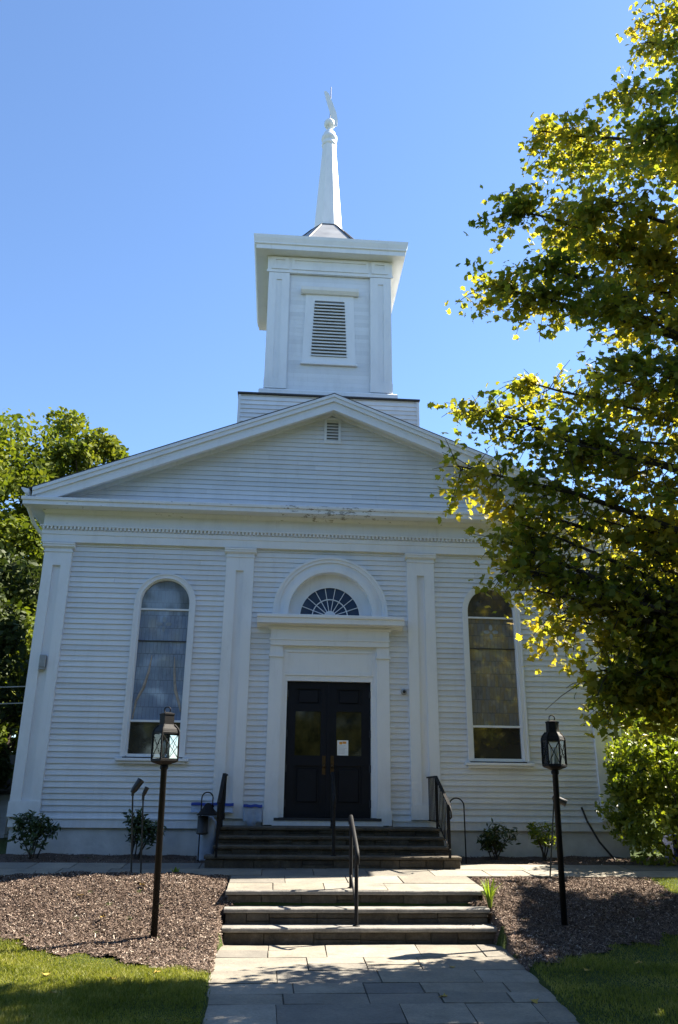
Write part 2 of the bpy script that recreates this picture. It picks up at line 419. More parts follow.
# mulch chips -- uncountable shreds of bark
def scatter(n,x0,x1,y0,y1,mask):
    x=rng.uniform(x0,x1,n); y=rng.uniform(y0,y1,n); j=rng.normal(0,.045,(2,n))*(rng.random(n)<.35); k=mask(x+j[0],y+j[1])&((terr(x,y)>-.1)|(y<-9.)); return x[k],y[k]
cx,cy_=scatter(300000,-5.2,6.2,-6.1,-2.3,mulch_mask)
cx2,cy2=scatter(9000,-6,7,-1.3,.05,mulch_mask)
cx=np.concatenate([cx,cx2]); cy_=np.concatenate([cy_,cy2]); n=len(cx)
P=np.stack([cx,cy_,zm(cx,cy_)+rng.uniform(.0,.016,n)],-1)
L=rng.gamma(2.2,.0075,n)+.006
d,a,b=frames(n,2.2)
W=rng.uniform(.002,.006,n)
sh=np.array([(-.5,-1),(.5,-.7),(.55,.8),(-.45,1)])
V=P[:,None,:]+a[:,None,:]*(sh[None,:,0:1]*L[:,None,None])+b[:,None,:]*(sh[None,:,1:2]*W[:,None,None])
o=np_mesh('mulch_chips',V.reshape(-1,3),np.arange(n*4).reshape(n,4),M['chip']); tag(o,'brown shredded bark chips covering the planting beds','mulch',kind='stuff')

# grass
def lawn_mask(x,y):
    return ~mulch_mask(x,y)&~((x>path_l(y)-.01)&(x<path_r(y)+.01)&(y<-4.2))&~((y>-2.45)&(y<.2))&~((x>-1.6)&(x<2)&(y>-4.7))
gx=[];gy=[]
for (n,x0,x1,y0,y1) in [(120000,-4.6,-1.3,-9.2,-4.4),(60000,1.2,4.6,-9.2,-4.0),(16000,4.3,7,-4.4,-2.4)]:
    x,y=scatter(n,x0,x1,y0,y1,lawn_mask); gx.append(x); gy.append(y)
gx=np.concatenate(gx); gy=np.concatenate(gy); n=len(gx)
h=rng.uniform(.022,.062,n)*(.75+.5*np.sin(gx*2.1+gy)*np.sin(gy*2.7)); th=rng.uniform(0,2*np.pi,n); w=rng.uniform(.0022,.0042,n); ln=rng.uniform(.1,1.0,n)*h; ph=th+rng.normal(0,1,n)
B=np.stack([gx,gy,terr(gx,gy)-.002],-1); S=np.stack([np.cos(th),np.sin(th),0*th],-1)*w[:,None]; D=np.stack([np.cos(ph),np.sin(ph),0*ph],-1)
m1=B+D*(ln*.3)[:,None]; m1[:,2]+=h*.6; tp=B+D*ln[:,None]; tp[:,2]+=h
V=np.stack([B-S,B+S,m1+S*.7,tp,m1-S*.7],1)
o=np_mesh('grass',V.reshape(-1,3),np.arange(n*5).reshape(n,5),M['blade']); tag(o,'short green lawn grass beside the stone path','grass',kind='stuff')

# ------------------------------------------------------------------ paving
def slabs(mb,rows,zf,xl,xr,wmin,wmax,gap=.012,th=.05,jog=0.):
    # rows: list of (y0,y1); every slab is its own little box
    for (y0,y1) in rows:
        a=0.; cuts=[0.]; Wd=xr(y0)-xl(y0)
        while a<Wd-wmin:
            a+=random.uniform(wmin,wmax); cuts.append(min(a,Wd))
        if Wd-cuts[-1]>1e-3:
            if Wd-cuts[-1]<wmin*.6: cuts[-1]=Wd
            else: cuts.append(Wd)
        for c0,c1 in zip(cuts,cuts[1:]):
            u0,u1=c0/Wd,c1/Wd; sub=[(y0,y1)]
            if y1-y0>.7 and random.random()<.35:
                q=random.uniform(.4,.6)*(y1-y0)+y0; sub=[(y0,q),(q,y1)]
            for s0,s1 in sub:
                s0+=gap/2; s1-=gap/2; dz=random.uniform(-.003,.003); tl=random.uniform(-.003,.003)
                def X(u,y,s): return xl(y)+(xr(y)-xl(y))*u+s*gap/2
                vs=[]
                for t in (0,1):
                    for (u,y,s) in ((u0,s0,1),(u1,s0,-1),(u1,s1,-1),(u0,s1,1)):
                        e=.004*(1-t)
                        vs.append((X(u,y,s)+random.uniform(-.004,.004),y,float(zf(y))+dz+tl*s-(th if t==0 else 0)))
                mb.add(vs,[(3,2,1,0),(4,5,6,7),(0,1,5,4),(1,2,6,5),(2,3,7,6),(3,0,4,7)])
def mkrows(y0,y1,a,b):
    r=[];y=y0
    while y<y1-1e-6:
        h=random.uniform(a,b); e=y+h
        if y1-e<a*.8: e=y1
        r.append((y,min(e,y1))); y=e
    return r
pm=MB(); slabs(pm,mkrows(-13.6,-4.22,.34,.72),lambda y:-.045,lambda y:float(path_l(y)),lambda y:float(path_r(y)),.38,1.05)
o=pm.build('stone_path',M['flag']); tag(o,kind='structure')
jb=MB(); 
for ya,yb in zip(np.linspace(-13.6,-4.2,20)[:-1],np.linspace(-13.6,-4.2,20)[1:]):
    jb.add([(path_l(ya),ya,-.059),(path_r(ya),ya,-.059),(path_r(yb),yb,-.059),(path_l(yb),yb,-.059)],[(0,1,2,3)])
o=jb.build('path_joint_bed',M['mortar']); tag(o,kind='structure')
wm=MB()
slabs(wm,mkrows(-3.62,-2.42,.5,.66),lambda y:float(zpl(y)),lambda y:-1.5,lambda y:1.86,.5,1.1)
slabs(wm,mkrows(-2.42,-1.20,.6,.66),lambda y:float(zpl(y)),lambda y:-9.,lambda y:9.,.6,1.3)
o=wm.build('upper_walkway',M['flag']); tag(o,kind='structure')
jb=MB()
jb.add([(-1.5,-3.62,zpl(-3.62)-.014),(1.86,-3.62,zpl(-3.62)-.014),(1.86,-2.41,zpl(-2.41)-.014),(-1.5,-2.41,zpl(-2.41)-.014)],[(0,1,2,3)])
jb.add([(-9,-2.41,zpl(-2.41)-.014),(9,-2.41,zpl(-2.41)-.014),(9,-1.20,zpl(-1.2)-.014),(-9,-1.20,zpl(-1.2)-.014)],[(0,1,2,3)])
o=jb.build('walkway_joint_bed',M['mortar']); tag(o,kind='structure')

def rough_slab(mb,x0,x1,y0,y1,z0,z1,nx=26,amp=.012,mi=0):
    # long stone slab with an uneven front edge
    fr=[];
    for i in range(nx+1):
        x=x0+(x1-x0)*i/nx; j=amp*random.uniform(-1,1); k=amp*.4*random.uniform(-1,1)
        fr.append((x,y0+j,k))
    vs=[]
    for (x,y,k) in fr:
        vs+=[(x,y+.006,z0),(x,y,z0+.012),(x,y,z1-.012+k),(x,y+.010,z1+k*.6),(x,y1,z1),(x,y1,z0)]
    fs=[]
    for i in range(nx):
        for q in range(6):
            r=(q+1)%6; fs.append([i*6+q,(i+1)*6+q,(i+1)*6+r,i*6+r])
    fs+=[[0,1,2,3,4,5],[nx*6+q for q in range(5,-1,-1)]]
    mb.add(vs,fs,False,mi)
def riser_stones(mb,x0,x1,y0,y1,z0,z1,wmin=.18,wmax=.55,mi=1):
    x=x0
    while x<x1-.02:
        e=x+random.uniform(wmin,wmax)
        if x1-e<wmin*.7: e=x1
        zc=[(z0,z1)]
        if z1-z0>.08 and random.random()<.45:
            q=z0+(z1-z0)*random.uniform(.35,.65); zc=[(z0,q),(q,z1)]
        for a,b in zc:
            f=random.uniform(-.010,.012)
            mb.bbox(x+.003,min(e,x1)-.003,y0+f,y1,a+.002,b-.002,.008,mi)
        x=e
# lower garden steps
gs=thing('garden_steps','low flight of three broad stone steps with fieldstone risers up from the path','steps',(.13,-4.1,0))
for k,(yf,zt,xr_) in enumerate([(-4.20,.13,1.86),(-3.93,.305,1.80),(-3.66,.48,1.76)]):
    t=MB(); rough_slab(t,-1.50,xr_,yf,yf+(.32 if k<2 else .06),zt-.05,zt,30,.008)
    t.build('tread',M['tread'],gs)
    r=MB(); riser_stones(r,-1.48,xr_-.02,yf+.03,yf+.32,zt-.19 if k else -.10,zt-.052,.22,.6,0)
    r.box(-1.47,xr_-.03,yf+.05,yf+.315,zt-.195 if k else -.10,zt-.054)
    r.build('riser',M['riser'],gs)
# entrance steps
es=thing('entrance_steps','four fieldstone steps rising to the church door landing','steps',(0,-.9,.55))
lv=[(-.85,1.135,1.82),(-1.15,1.01,1.83),(-1.45,.885,1.84),(-1.75,.76,1.95)]
for k,(yf,zt,hw) in enumerate(lv):
    t=MB(); yb=.02 if k==0 else yf+.34
    rough_slab(t,-hw,hw,yf,yb,zt-.045,zt,26,.010)
    t.build('tread',M['riser'] if k else M['riser'],es)
    r=MB(); zb=lv[k+1][1] if k<3 else .52
    r.box(-hw+.03,hw-.03,yf+.05,yb,zb-.02,zt-.047)
    riser_stones(r,-hw+.012,hw-.012,yf+.025,yf+.2,zb-.01,zt-.048,.16,.5,0)
    r.build('riser',M['riser'],es)

rd=grid_obj('unseen_road',np.linspace(-150,150,40),np.linspace(-20.5,-16.,6),lambda x,y:terr(x,y)*0-.0,plain('asphalt',(.055,.055,.057),.9,0,.2,4,.4)); tag(rd,kind='structure')  # out of view behind the camera, added for neutral instead of green bounce light
# ------------------------------------------------------------------ church
ch=thing('white_church','white clapboard church with a columned gable front, square belfry and pointed spire','church',(0,0,.6))
EXP=.098
def siding(mb,z0,z1,ivf,y=0.,lip=.022,exp=EXP,jitter=True,axis='y',sgn=1):
    z=z0;k=0
    while z<z1-.005:
        t=min(z+exp,z1)
        for (a,b) in ivf((z+t)/2):
            if b-a<.01: continue
            cuts=[a]; 
            if jitter:
                q=a+random.uniform(.8,3.2)
                while q<b-.4: cuts.append(q); q+=random.uniform(2.,3.8)
            cuts.append(b)
            for c0,c1 in zip(cuts,cuts[1:]):
                j=random.uniform(-.0015,.0015) if jitter else 0
                l=lip+ (random.uniform(-.0015,.002) if jitter else 0)
                if axis=='y':
                    vs=[(c0+.0008,y,z+j),(c1-.0008,y,z+j),(c1-.0008,y-l,z+j),(c0+.0008,y-l,z+j),(c1-.0008,y-.001,t),(c0+.0008,y-.001,t)]
                else:
                    vs=[(y,c0,z+j),(y,c1,z+j),(y+sgn*l,c1,z+j),(y+sgn*l,c0,z+j),(y+sgn*.004,c1,t),(y+sgn*.004,c0,t)]
                mb.add(vs,[(0,1,2,3),(3,2,4,5)])
        z+=exp
WC,WH,WSP,WB=3.082,.4537,4.984,2.269      # window centre, half width, springing, glass bottom
def circ_half(r,zc,z): 
    d=z-zc
    return math.sqrt(max(r*r-d*d,0)) if d>0 else r
def front_iv(z):
    cut=[]
    for s in (-1,1):
        c=s*WC
        if 2.16<z<WSP+.52:
            h=circ_half(.52,WSP,z); cut.append((c-h,c+h))
        cut.append((s*1.733-.25,s*1.733+.25))
    if z<4.70: cut.append((-1.08,1.08))
    elif z<5.93:
        h=circ_half(1.05,4.87,z); cut.append((-h,h))
    cut.sort(); out=[];x=-4.93
    for a,b in cut:
        if a>x: out.append((x,a))
        x=max(x,b)
    if x<4.93: out.append((x,4.93))
    return out
sd=MB(); siding(sd,1.235,6.10,front_iv)
# side and rear walls
for s in (-1,1): siding(sd,1.235,6.10,lambda z:[(.02,18.)],y=s*5.33,axis='x',sgn=s,jitter=False)
sd.box(-5.33,5.33,18.0,18.05,.6,9.0)
sd.build('wall',M['siding'],ch)
fd=MB(); fd.box(-5.36,5.36,.02,18,.35,1.08); fd.build('foundation',M['found'],ch)
wt=MB(); wt.cornice([(-5.35,18),(-5.35,0),(-1.14,0)],[(0,1.08),(.035,1.08),(.035,1.205),(.05,1.215),(.05,1.235),(0,1.24)])
wt.cornice([(1.14,0),(5.35,0),(5.35,18)],[(0,1.08),(.035,1.08),(.035,1.205),(.05,1.215),(.05,1.235),(0,1.24)])
wt.build('water_table',M['white'],ch)
# pilasters
def pilaster(xa,xb,corner=0):
    p=MB(); zb,zt=1.245,5.972; w=xb-xa; pc=(xa+xb)/2; pw=.072
    p.box(xa,xb,-.030,.02,zb,zt)
    for (a,b) in ((xa,pc-pw),(pc+pw,xb)): p.box(a,b,-.078,-.0302,zb+.25,zt-.33)
    p.box(xa,xb,-.078,-.0302,zt-.3298,zt); p.box(xa-.012,xb+.012,-.094,-.0302,zb,zb+.2498)
    if corner:
        s=corner; xo=xa if s<0 else xb
        p.box(min(xo,xo-s*.05),max(xo,xo-s*.05),.021,.52,zb,zt)
        p.box(min(xo+s*.003,xo-s*.03),max(xo+s*.003,xo-s*.03),.03,.5,zb,zt)
    o=p.build('pilaster',M['white'],ch)
    c=MB()
    c.box(xa-.012,xb+.012,-.094,.018,5.90,5.925)
    y0=-.078
    c.prism([(.017,5.973),(-.09,5.973),(-.125,6.0),(-.125,6.03),(-.137,6.04),(-.137,6.072),(.017,6.072)],'x',xa-.04,xb+.04)
    c.build('capital',M['white'],o)
pilaster(-5.39,-4.884,-1); pilaster(-1.995,-1.471); pilaster(1.471,1.995); pilaster(4.884,5.39,1)
# entablature on three sides
W0=5.39
plan=[(-W0,18),(-W0,0),(W0,0),(W0,18)]
en=MB()
en.cornice(plan,[(-.06,6.095),(.085,6.095),(.085,6.235),(.10,6.245),(.10,6.325),(.085,6.33),(.085,6.385),(.14,6.39),(.14,6.41),(.085,6.43),(.085,6.74),(-.06,6.74)])
dn=en
x=-W0-.08
while x<W0+.08:
    dn.box(x,x+.036,-.135,-.0855,6.336,6.389); x+=.072
en.build('entablature',M['white'],ch)
co=MB()
co.cornice(plan,[(.0,6.725),(.40,6.725),(.40,6.715),(.425,6.715),(.425,6.79),(.45,6.80),(.455,6.85),(.44,6.862),(-.02,6.93)])
co.cornice(plan,[(.05,6.66),(.095,6.66),(.15,6.722),(.05,6.722)])
co.build('cornice',M['peel'],ch)
# pediment
SL=.398; AP=9.28
def tymp(z):
    h=(9.04-z)/SL
    return [(-h,-.13),(.13,h)] if 8.43<z<8.90 and h>.13 else ([] if z>8.9 and h<.13 else [(-h,h)])
tw=MB(); siding(tw,6.90,9.03,tymp,y=-.02)
tw.add([(-5.3,.0,6.9),(5.3,.0,6.9),(0,.0,9.0)],[(0,1,2)])
tw.build('pediment_wall',M['siding'],ch)
rk=MB(); XE=5.66
def chev(mb,top,bot,y0,y1,xe=XE,mi=0):
    for s in (-1,1):
        mb.prism([(0,top),(s*xe,top-SL*xe),(s*xe,bot-SL*xe),(0,bot)],'y',y0,y1,mi)
chev(rk,9.290,9.225,-.455,-.02); chev(rk,9.223,9.135,-.435,-.022); chev(rk,9.133,9.06,-.40,-.024,5.60); chev(rk,9.058,8.955,-.40,-.345,5.60)
chev(rk,9.058,8.99,-.075,-.026,5.3)
rk.build('rake_cornice',M['white'],ch)
rf=MB(); chev(rf,9.318,9.292,-.445,18.2,5.74); rf.build('roof',M['roof'],ch)
# eave gutter ends and downspout
for s in (-1,1):
    gt=MB(); gt.prism([(s*5.72,7.0),(s*5.86,7.03),(s*5.86,7.0),(s*5.80,6.93),(s*5.72,6.92)],'y',-.46,18); gt.build('gutter',M['white'],ch)
dp=MB(); dp.tube([(-5.79,-.30,6.95),(-5.79,-.28,6.80),(-5.72,.15,6.50),(-5.58,.6,6.3),(-5.50,.65,6.1),(-5.50,.65,.9)],.035,10); dp.build('downspout',M['white'],ch)
# gable vent
gv=MB(); 
gv.ring([(-.172,8.37),(.172,8.37),(.172,8.95),(-.172,8.95)],[(-.118,8.425),(.118,8.425),(.118,8.90),(-.118,8.90)],-.06,-.01,True)
o=gv.build('gable_vent',M['white'],ch)
sl=MB()
for i in range(7):
    z=8.43+i*.067; sl.add([(-.118,-.056,z),(.118,-.056,z),(.118,-.028,z+.045),(-.118,-.028,z+.045),(-.118,-.052,z-.006),(.118,-.052,z-.006),(.118,-.02,z+.040),(-.118,-.02,z+.040)],[(0,1,2,3),(7,6,5,4),(0,4,5,1),(2,6,7,3)])
sl.box(-.12,.12,-.014,-.011,8.42,8.905,1)
sl.build('louver_slats',[M['louver'],M['shade']],o)

# arched windows
def arch(c,hw,zs,zb,n=22):
    p=[(c-hw,zb),(c-hw,zs)]
    p+=[(c-hw*math.cos(math.pi*i/n),zs+hw*math.sin(math.pi*i/n)) for i in range(1,n)]
    return p+[(c+hw,zs),(c+hw,zb)]
def window(c,side):
    w=MB()
    w.ring(arch(c,.545,WSP,WB-.03),arch(c,WH+.012,WSP,WB-.03),-.055,.03)
    w.ring(arch(c,.562,WSP,WB-.03),arch(c,.535,WSP,WB-.03),-.068,-.0552)
    o=w.build('arched_window',M['white'],ch)
    s=MB(); s.ring(arch(c,WH+.012,WSP,WB-.02),arch(c,WH-.012,WSP,WB),-.015,.06)
    s.box(c-WH,c+WH,-.012,.058,WB-.03,WB+.02)
    s.build('frame',M['white'],o)
    r=MB(); r.box(c-WH+.01,c+WH-.01,-.01,.052,4.852,4.882); r.build('rail',M['white'],o); r=MB(); r.box(c-WH+.01,c+WH-.01,-.01,.052,2.832,2.868)
    r.build('rail',M['white'],o)
    k=MB(); k.box(c-WH+.012,c+WH-.012,.012,.05,4.272,4.288); k.build('muntin',M['flash'],o)
    s=MB(); s.bbox(c-.625,c+.625,-.12,.0,2.165,2.215,.006); s.bbox(c-.575,c+.575,-.085,-.002,2.12,2.163,.005); s.build('sill',M['white'],o)
    # panes, one per light
    A=arch(c,WH-.008,WSP,4.87)
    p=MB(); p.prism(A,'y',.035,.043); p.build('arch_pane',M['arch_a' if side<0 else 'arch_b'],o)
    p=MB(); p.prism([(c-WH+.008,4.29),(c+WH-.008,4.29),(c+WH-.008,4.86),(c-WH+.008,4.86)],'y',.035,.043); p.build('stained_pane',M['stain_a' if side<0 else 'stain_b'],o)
    p=MB(); p.prism([(c-WH+.008,2.86),(c+WH-.008,2.86),(c+WH-.008,4.274),(c-WH+.008,4.274)],'y',.037,.045); p.build('stained_pane',M['stain_a' if side<0 else 'stain_b'],o)
    p=MB(); p.prism([(c-WH+.008,2.27),(c+WH-.008,2.27),(c+WH-.008,2.84),(c-WH+.008,2.84)],'y',.037,.045); p.build('lower_pane',M['low_glass'],o)
    f=MB()
    for (dx,dz,rx,rz) in ((0,.085,.035,.055),(-.085,.0,.06,.035),(.085,0,.06,.035),(0,-.09,.032,.055)):
        f.prism([(c+dx+rx*math.cos(t*math.pi/5),4.60+dz+rz*math.sin(t*math.pi/5)) for t in range(10)],'y',.031,.0349)
    f.build('glass_flower',M['petal'],o)
    if side<0:
        f=MB()
        for pts in ([(-.17,4.02),(-.20,3.75),(-.27,3.45),(-.38,3.2),(-.42,2.88)],[(.24,4.0),(.26,3.7),(.30,3.4),(.39,3.15),(.42,3.02)]):
            f.tube([(c+a,.037,b) for a,b in pts],[.008,.022,.03,.022,.012],6)
        f.build('glass_ribbon',M['streak'],o)
window(-WC,-1); window(WC,1)
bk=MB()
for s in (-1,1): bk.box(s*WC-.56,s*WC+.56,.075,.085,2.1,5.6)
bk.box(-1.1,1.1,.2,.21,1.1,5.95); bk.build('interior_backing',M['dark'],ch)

# doorway
dw=MB()
for s in (-1,1):
    a,b=sorted((s*.865,s*1.10)); dw.box(a,b,-.10,.05,1.15,4.235)
    a2,b2=sorted((s*.85,s*1.115)); dw.box(a2,b2,-.118,-.1002,1.15,1.40)
    a3,b3=sorted((s*.85,s*1.12)); dw.box(a3,b3,-.125,.02,4.02,4.06)
    a4,b4=sorted((s*.765,s*.8648)); dw.box(a4,b4,-.045,.10,1.27,3.60)
    a5,b5=sorted((s*.81,s*.8648)); dw.box(a5,b5,-.062,-.0452,1.27,4.12)
dw.box(-.8648,.8648,-.045,.10,3.601,4.235)
for (a,b,c,d) in ((-.81,.81,4.12,4.16),(-.81,.81,3.70,3.74),(-.81,-.77,3.741,4.119),(.77,.81,3.741,4.119)): dw.box(a,b,-.064,-.0452,c,d)
dw.box(-1.10,1.10,-.13,.05,4.2352,4.33); dw.box(-1.115,1.115,-.145,.04,4.3302,4.365); dw.box(-1.10,1.10,-.12,.05,4.3652,4.57)
dw.prism([(.0,4.5702),(-.13,4.5702),(-.17,4.61),(-.32,4.612),(-.32,4.70),(-.345,4.715),(-.345,4.765),(-.33,4.775),(.0,4.80)],'x',-1.36,1.36)
dw.prism([(.0,4.53),(-.123,4.53),(-.165,4.568),(0,4.568)],'x',-1.15,1.15)
o=dw.build('door_surround',M['white'],ch)
si=MB(); si.box(-.96,.96,-.135,.09,1.14,1.222); si.build('door_sill',M['white'],o)
th=MB(); th.box(-.93,.93,-.15,.09,1.2225,1.264); th.build('sill_strip',M['flash'],o)  # dark strip along the top of the door sill
# arch over the entablature
am=MB(); ZC=4.86; ZF=4.82
def half(r,n=28,zb=4.801):
    return [(-r,zb)]+[(-r*math.cos(math.pi*i/n),ZC+r*math.sin(math.pi*i/n)) for i in range(n+1)]+[(r,zb)]
am.ring(half(1.07),half(.985),-.10,.03); am.ring(half(.985),half(.88),-.075,.03); am.ring(half(.88),half(.79),-.115,.09); am.ring(half(1.085),half(1.045),-.118,-.1002)
o=am.build('arch_surround',M['white'],ch)
def FA(r): return [(-r,4.801)]+[(-r*math.cos(math.pi*i/28),4.82+r*math.sin(math.pi*i/28)) for i in range(29)]+[(r,4.801)]
tp=MB(); tp.ring(half(.80),[(-.57,4.801)]+[(-.57*math.cos(math.pi*i/28),max(4.8012,ZF+.57*math.sin(math.pi*i/28))) for i in range(29)]+[(.57,4.801)],.06,.11); tp.ring(FA(.592),FA(.562),.035,.059); tp.build('arch_panel',M['white'],o)
fl=MB(); A=FA(.568); fl.prism(A,'y',.075,.082); o=fl.build('fanlight',M['fan_glass'],ch)
fm=MB()
n=9
for i in range(1,n):
    w=math.pi*i/n; r0,r1=.11,.566; c,s_=math.cos(w),math.sin(w); t=.0065
    fm.prism([(c*r0-s_*t,ZF+s_*r0+c*t),(c*r0+s_*t,ZF+s_*r0-c*t),(c*r1+s_*t,ZF+s_*r1-c*t),(c*r1-s_*t,ZF+s_*r1+c*t)],'y',.058,.0745)
fm.ring([(-.345*math.cos(math.pi*i/20),ZF+.345*math.sin(math.pi*i/20)) for i in range(21)],[(-.327*math.cos(math.pi*i/20),ZF+.327*math.sin(math.pi*i/20)) for i in range(21)],.056,.0743)
fm.prism([(-.115*math.cos(math.pi*i/12),ZF+.115*math.sin(math.pi*i/12)) for i in range(13)],'y',.054,.074)
fm.box(-.566,.566,.052,.074,4.80,4.845)
fm.build('fan_bars',M['white'],o)
# door leaves
for s in (-1,1):
    d=MB(); a,b=sorted((s*.006,s*.758)); 
    g0,g1=sorted((s*.14,s*.60)); 
    d.box(a,b,.05,.09,1.27,3.597)
    # stiles and rails standing proud of the panels
    for (x0,x1,z0,z1) in ((a,g0,1.27,3.597),(g1,b,1.27,3.597),(g0,g1,1.27,1.47),(g0,g1,2.13,2.30),(g0,g1,3.07,3.20),(g0,g1,3.47,3.597)):
        d.box(x0,x1,.025,.0498,z0,z1)
    o=d.build('door',M['door'],ch)
    for z0,z1 in ((1.52,2.08),(3.22,3.45)):
        p=MB(); p.bbox(g0+.05,g1-.05,.034,.0495,z0,z1,.012); p.build('panel',M['door'],o)
    p=MB(); p.box(g0+.001,g1-.001,.044,.049,2.302,3.068); p.build('glass',M['door_glass'],o)
    for z in (1.50,2.08,2.68,3.38):
        p=MB(); x=s*.765; p.box(x-.03,x+.03,.0,.024,z-.06,z+.06); p.tube([(x,-.004,z-.065),(x,-.004,z+.065)],.012,8); p.build('hinge',M['flash'],o)
    p=MB(); x=s*.075; p.box(x-.03,x+.03,.016,.0245,1.98,2.30); p.lathe([(.012,0),(.028,.01),(.03,.03),(.012,.045)],(0,0,0),12)
    # knob built flat then stood up
    k=len(p.v)-4*12
    for q in range(k,len(p.v)):
        X,Y,Z=p.v[q]; p.v[q]=(x+X,.016-Z,2.12+Y)
    p.build('lock_plate',M['brass'],o)
ast=MB(); ast.box(-.03,.03,.008,.0245,1.28,3.59); ast.build('astragal',M['door'],ch)
# notice
pn=MB(); pn.box(.162,.362,.0385,.0432,2.31,2.57); n_=pn.build('paper_notice',M['paper']); tag(n_,'white paper notice with orange heading on the right door pane','notice')
hd=MB(); hd.box(.20,.255,.0375,.0384,2.50,2.545); hd.box(.26,.325,.0375,.0384,2.51,2.55); hd.build('heading',M['orange'],n_)
hd=MB()
for i in range(7): hd.box(.185,.185+random.uniform(.10,.155),.0377,.0384,2.475-i*.022,2.480-i*.022)
hd.build('text_lines',M['ink'],n_)
# junction box, floodlight
jb=MB(); jb.bbox(-5.205,-5.095,-.13,-.046,3.74,3.96,.008); jb.box(-5.20,-5.10,-.125,-.06,3.70,3.735); jb.build('junction_box',M['grey_metal'],ch)
lm=MB(); lm.lathe([(.055,0),(.06,.02),(.045,.05),(.03,.06)],(0,0,0),16); 
for q in range(len(lm.v)):
    X,Y,Z=lm.v[q]; lm.v[q]=(1.375+X,-.02-Z,3.44+Y)
lf=lm.build('wall_floodlight',M['grey_metal'],ch)
ln=MB(); ln.lathe([(.032,0),(.02,.012),(.004,.016)],(0,0,0),12)
for q in range(len(ln.v)):
    X,Y,Z=ln.v[q]; ln.v[q]=(1.375+X,-.081-Z,3.44+Y)
ln.build('lens',M['black_plastic'],lf)

# ---- belfry
tx=.035
tb=MB(); tb.box(tx-2.08,tx+2.08,1.9,6.1,7.6,10.44)
siding(tb,8.2,10.42,lambda z:[(tx-2.1,tx+2.1)],y=1.9,jitter=False,exp=.11)
for s in (-1,1): tb.box(tx+s*2.09-.03,tx+s*2.09+.03,1.875,1.9,8,10.42)
belf=tb.build('belfry',M['siding'],ch)
fl=MB(); fl.box(tx-2.14,tx+2.14,1.84,6.16,10.44,10.475); fl.build('ledge_flashing',M['flash'],belf)
sh=MB(); SY=2.4; HW=1.55
sh.box(tx-HW+.02,tx+HW-.02,SY+.02,SY+3.1,10.47,14.75)
siding(sh,10.9,14.2,lambda z:[(tx-1.0,tx-.46),(tx+.46,tx+1.0)] if 11.7<z<13.6 else [(tx-1.0,tx+1.0)],y=SY+.015,lip=.003,jitter=False,exp=.115)
sh.build('shaft',M['siding'],belf)
tr=MB()
sq=lambda h:[(tx-h,SY+1.55-h),(tx+h,SY+1.55-h),(tx+h,SY+1.55+h),(tx-h,SY+1.55+h)]
tr.cornice(sq(1.55),[(0,10.476),(.13,10.476),(.13,10.80),(.10,10.83),(.04,10.84),(.04,10.87),(0,10.875)],True)
# corner pilasters
for s in (-1,1):
    a,b=sorted((tx+s*1.03,tx+s*1.56))
    c=(a+b)/2
    tr.box(a,b,SY-.03,SY+.04,10.88,14.19)
    for (q0,q1) in ((a,c-.07),(c+.07,b)): tr.box(q0,q1,SY-.058,SY-.0302,11.14,13.99)
    tr.box(a,b,SY-.058,SY-.0302,13.9902,14.1898); tr.box(a-.01,b+.01,SY-.068,SY-.0302,10.88,11.1398)
    xo=tx+s*1.56
    tr.box(min(xo,xo-s*.05),max(xo,xo-s*.05),SY+.041,SY+3.1,10.88,14.19)
# frieze
tr.cornice(sq(1.55),[(0,14.2),(.012,14.2),(.07,14.2),(.07,14.26),(.05,14.27),(.05,14.69),(0,14.69)],True)
for (a,b) in ((tx-1.50,tx-1.06),(tx+1.06,tx+1.50),(tx-.98,tx+.98)):
    m=.10 if b-a<1 else .06
    tr.ring([(a,14.30),(b,14.30),(b,14.66),(a,14.66)],[(a+m,14.42),(b-m,14.42),(b-m,14.58),(a+m,14.58)],SY-.078,SY-.0502,True)
tr.build('trim',M['white'],belf)
tc=MB()
tc.cornice(sq(1.55),[(0,14.692),(.33,14.692),(.33,14.682),(.35,14.682),(.35,14.80),(.385,14.82),(.385,14.86),(.42,14.98),(.43,15.06),(.41,15.075),(0,15.25)],True)
tc.build('cornice',M['white'],belf)
# louvre opening with battered casing
lc=MB(); lt,lb=13.44,11.83
out=[(tx-.665,lb-.19),(tx+.665,lb-.19),(tx+.605,lt+.17),(tx-.605,lt+.17)]; inn=[(tx-.445,lb),(tx+.445,lb),(tx+.375,lt),(tx-.375,lt)]
lc.ring(out,inn,SY-.012,SY+.03,True)
lc.prism([(SY,13.612),(SY-.07,13.612),(SY-.13,13.68),(SY-.15,13.76),(SY,13.80)],'x',tx-.73,tx+.73)
lc.box(tx-.70,tx+.70,SY-.06,SY,11.59,11.638)
lc.build('louver_casing',M['white'],belf)
ls=MB()
nl=17
for i in range(nl):
    z=lb+.01+i*(lt-lb-.03)/nl; hw=.445-.07*(z-lb)/(lt-lb)-.002
    ls.add([(tx-hw,SY-.045,z),(tx+hw,SY-.045,z),(tx+hw,SY+.0,z+.062),(tx-hw,SY+.0,z+.062),(tx-hw,SY-.040,z-.010),(tx+hw,SY-.040,z-.010),(tx+hw,SY+.005,z+.052),(tx-hw,SY+.005,z+.052)],[(0,1,2,3),(7,6,5,4),(0,4,5,1),(2,6,7,3)])
ls.box(tx-.43,tx+.43,SY+.006,SY+.009,lb,lt,1)
ls.build('louver_slats',[M['louver'],M['shade']],belf)
